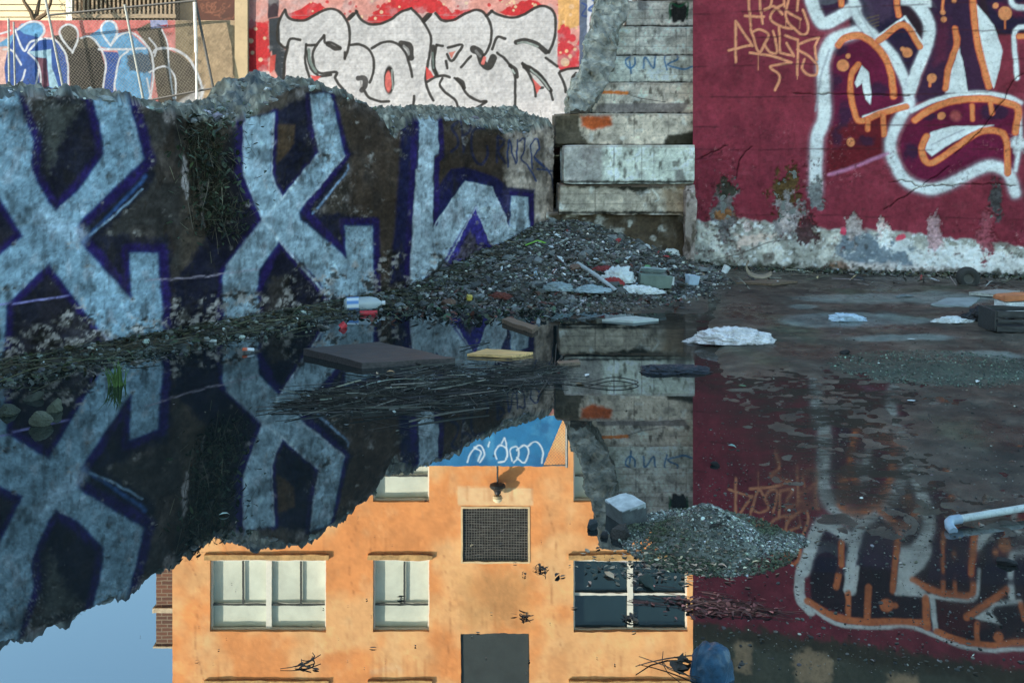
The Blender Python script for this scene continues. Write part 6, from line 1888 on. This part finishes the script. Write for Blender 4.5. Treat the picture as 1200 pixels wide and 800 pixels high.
# pale pipe with an elbow
pp = empty('pipe', at(1160, 615), 'pale plastic pipe with an elbow end lying in the shallow water at the right', 'pipe')
a, b = at(1118, 617, .028), at(1290, 588, .03)
MAT_PIPE = mat('pale_pipe', (.52, .55, .52), rough=.4, var=.2, sc=10, bump=.1, grime=.5)
g = Geo(); gtube(g, [a, (a * 2 + b) / 3, (a + 2 * b) / 3, b], .0145, 16); g.obj('pipe_run', MAT_PIPE, pp, smooth=True)
d = (a - b) / np.linalg.norm(a - b)
g = Geo(); gtube(g, [a - d * .03, a + d * .012, a + d * .028 + (0, -.006, -.004), a + d * .036 + (0, -.024, -.012), a + d * .036 + (0.004, -.052, -.022)], .0185, 16); g.obj('elbow', mat('blue_grey_pipe', (.34, .42, .50), rough=.4, var=.3, bump=.1, grime=.3), pp, smooth=True)

# tuft of grass at the shore
c = at(137, 452)
g = Geo()
for k in range(46):
    r0 = c + (rs.normal(0, .02), rs.normal(0, .02), 0)
    dx, dy = rs.normal(0, .045), rs.normal(0, .045)
    h_ = rs.uniform(.07, .17)
    w_ = .004
    a0, a1, a2 = r0, r0 + (dx * .4, dy * .4, h_ * .65), r0 + (dx, dy, h_)
    g.add([a0 - (w_, 0, 0), a0 + (w_, 0, 0), a1 + (w_ * .7, 0, 0), a1 - (w_ * .7, 0, 0), a2], [(0, 1, 2, 3)], np.array((.07, .13, .03)) * rs.uniform(.6, 1.3))
    g.add([a1 - (w_ * .7, 0, 0), a1 + (w_ * .7, 0, 0), a2], [(0, 1, 2)], np.array((.07, .13, .03)) * rs.uniform(.6, 1.3))
tag(g.obj('grass_tuft', MAT_VINE), 'small green tuft of grass at the water edge below the first X', 'grass')

# floating weeds, leaves and scraps on the orange reflection
def clump(px, py, s_, seed, label, k=9, tail=1.0):
    r_ = np.random.RandomState(seed); c = at(px, py, .004); g = Geo()
    pos = c + np.stack([r_.normal(0, s_ * .25, k), r_.normal(0, s_ * .25, k), np.abs(r_.normal(0, .004, k))], 1)
    leaves(g, pos, r_.uniform(.3, .8, k) * s_ * .5, gray((.035, .026, .018), k, .6, seed), seed, .3)
    twigs(g, np.tile(c, (4, 1)) + np.stack([r_.normal(0, s_ * .25, 4), r_.normal(0, s_ * .25, 4), np.full(4, .004)], 1), r_.uniform(.5, 2.0, 4) * s_ * tail, r_.uniform(.001, .003, 4), gray((.035, .025, .016), 4, .5, seed), seed, rise=.05, bend=.7)
    tag(g.obj('floating_weed', MAT_TWIG), label, 'weed')


clump(636, 667, .045, 401, 'black star of dead weed right of the mirrored vent')
clump(615, 722, .035, 402, 'dead weed floating above the mirrored dark board')
clump(360, 779, .04, 403, 'dead weed with crossed stalks near the bottom edge', 4, 1.6)
clump(738, 726, .05, 404, 'dark weed lying on the mirrored dark paned window', 12, .6)
clump(614, 674, .02, 405, 'tiny dark leaf left of the black star weed', 4, .4)
clump(795, 782, .09, 406, 'bundle of black sticks beside the blue lump in the near water', 5, 1.3)
clump(840, 617, .05, 407, 'dark weed at the left shoulder of the grit mound', 6, .8)
clump(470, 702, .02, 408, 'tiny dark scrap floating on the mirrored middle window', 3, .5)
MAT_LEAF = mat('pale_leaf', (1, 1, 1), vcol=True, rough=.6, var=.2, bump=0)


def one_leaf(px, py, s_, c, label, cat='leaf', name='fallen_leaf', sd_=0):
    g = Geo(); leaves(g, [at(px, py, .006)], [s_], [c], 500 + sd_ + int(px), .12)
    tag(g.obj(name, MAT_LEAF), label, cat)


one_leaf(263, 604, .022, (.45, .55, .48), 'pale green leaf floating under the mirrored second X')
one_leaf(653, 675, .022, (.02, .02, .02), 'black leaf floating just right of the black star weed')
one_leaf(714, 675, .03, (.5, .33, .2), 'tan leaf on the mirrored dark paned window')
one_leaf(870, 453, .03, (.10, .22, .12), 'green leaf on the maroon reflection below the white cloth')
one_leaf(680, 450, .035, (.5, .28, .10), 'orange scrap floating in front of the mirrored steps', 'scrap', 'scrap')
one_leaf(688, 440, .03, (.6, .58, .55), 'white scrap above the orange scrap', 'scrap', 'scrap')
one_leaf(1068, 398, .035, (.6, .62, .6), 'white scrap of paper on the wet ground left of the white bag', 'scrap', 'scrap')
one_leaf(1146, 448, .03, (.6, .58, .55), 'pink white scrap on the wet ground below the mossy mound', 'scrap', 'scrap')
one_leaf(858, 524, .022, (.2, .36, .32), 'green scrap in the maroon reflection left of the white stroke', 'scrap', 'scrap')
one_leaf(1068, 470, .03, (.55, .6, .6), 'pale scrap beside the mirrored white curl', 'scrap', 'scrap')
one_leaf(442, 438, .035, (.6, .42, .26), 'tan curled leaf in front of the large dark board')
one_leaf(458, 437, .03, (.62, .36, .18), 'orange brown leaf at the right front of the large dark board')
one_leaf(553, 641, .012, (.5, .3, .15), 'tiny tan leaf on the mirrored vent')
c = at(291, 413, .01)
g = Geo(); rough_box(g, -.05, .05, -.03, .03, 0, .03, .012, .008, .01, 81, lambda q: np.where((q[:, 0] < c[0])[:, None], np.array((.62, .12, .05)), np.array((.65, .66, .68))), rotm(.1, .1, .3), c)
tag(g.obj('food_packet', mat('printed_packet', (1, 1, 1), vcol=True, rough=.4, var=.1)), 'orange and white packet at the water edge left of the bottle', 'packet')
c = at(399, 384, .0)
g = Geo(); glathe(g, [(0, 0), (.03, 0), (.03, .05), (.026, .055), (.0, .05)], c, (.6, .2, .5), 14)
tag(g.obj('bottle_cap', MAT_REDP), 'red cap at the water edge below the clear bottle', 'cap')
c = at(550, 352, .0)
g = Geo(); rough_box(g, -.03, .03, -.03, .03, 0, .06, .012, .008, .012, 83, None, rotm(.3, .2, .3), c)
tag(g.obj('food_packet', mat('yellow_packet', (.5, .38, .08), rough=.4, var=.3)), 'crushed yellow packet at the toe of the gravel heap', 'packet')


# repeats of a kind share a group
for o in list(S.objects):
    gname = {'stone': 'loose stones lying about the pit', 'bag': 'plastic bags dumped in the pit', 'rag': 'rags in the litter', 'weed': 'dead weeds floating on the water', 'scrap': 'scraps floating on the water', 'leaf': 'leaves floating on the water', 'cup': 'cups and tubs in the litter'}.get(o.get('category'))
    if gname and o.parent is None:
        o['group'] = gname
    elif o.get('category') == 'board' and o.name.startswith('plank'):
        o['group'] = 'planks lying in the pit'
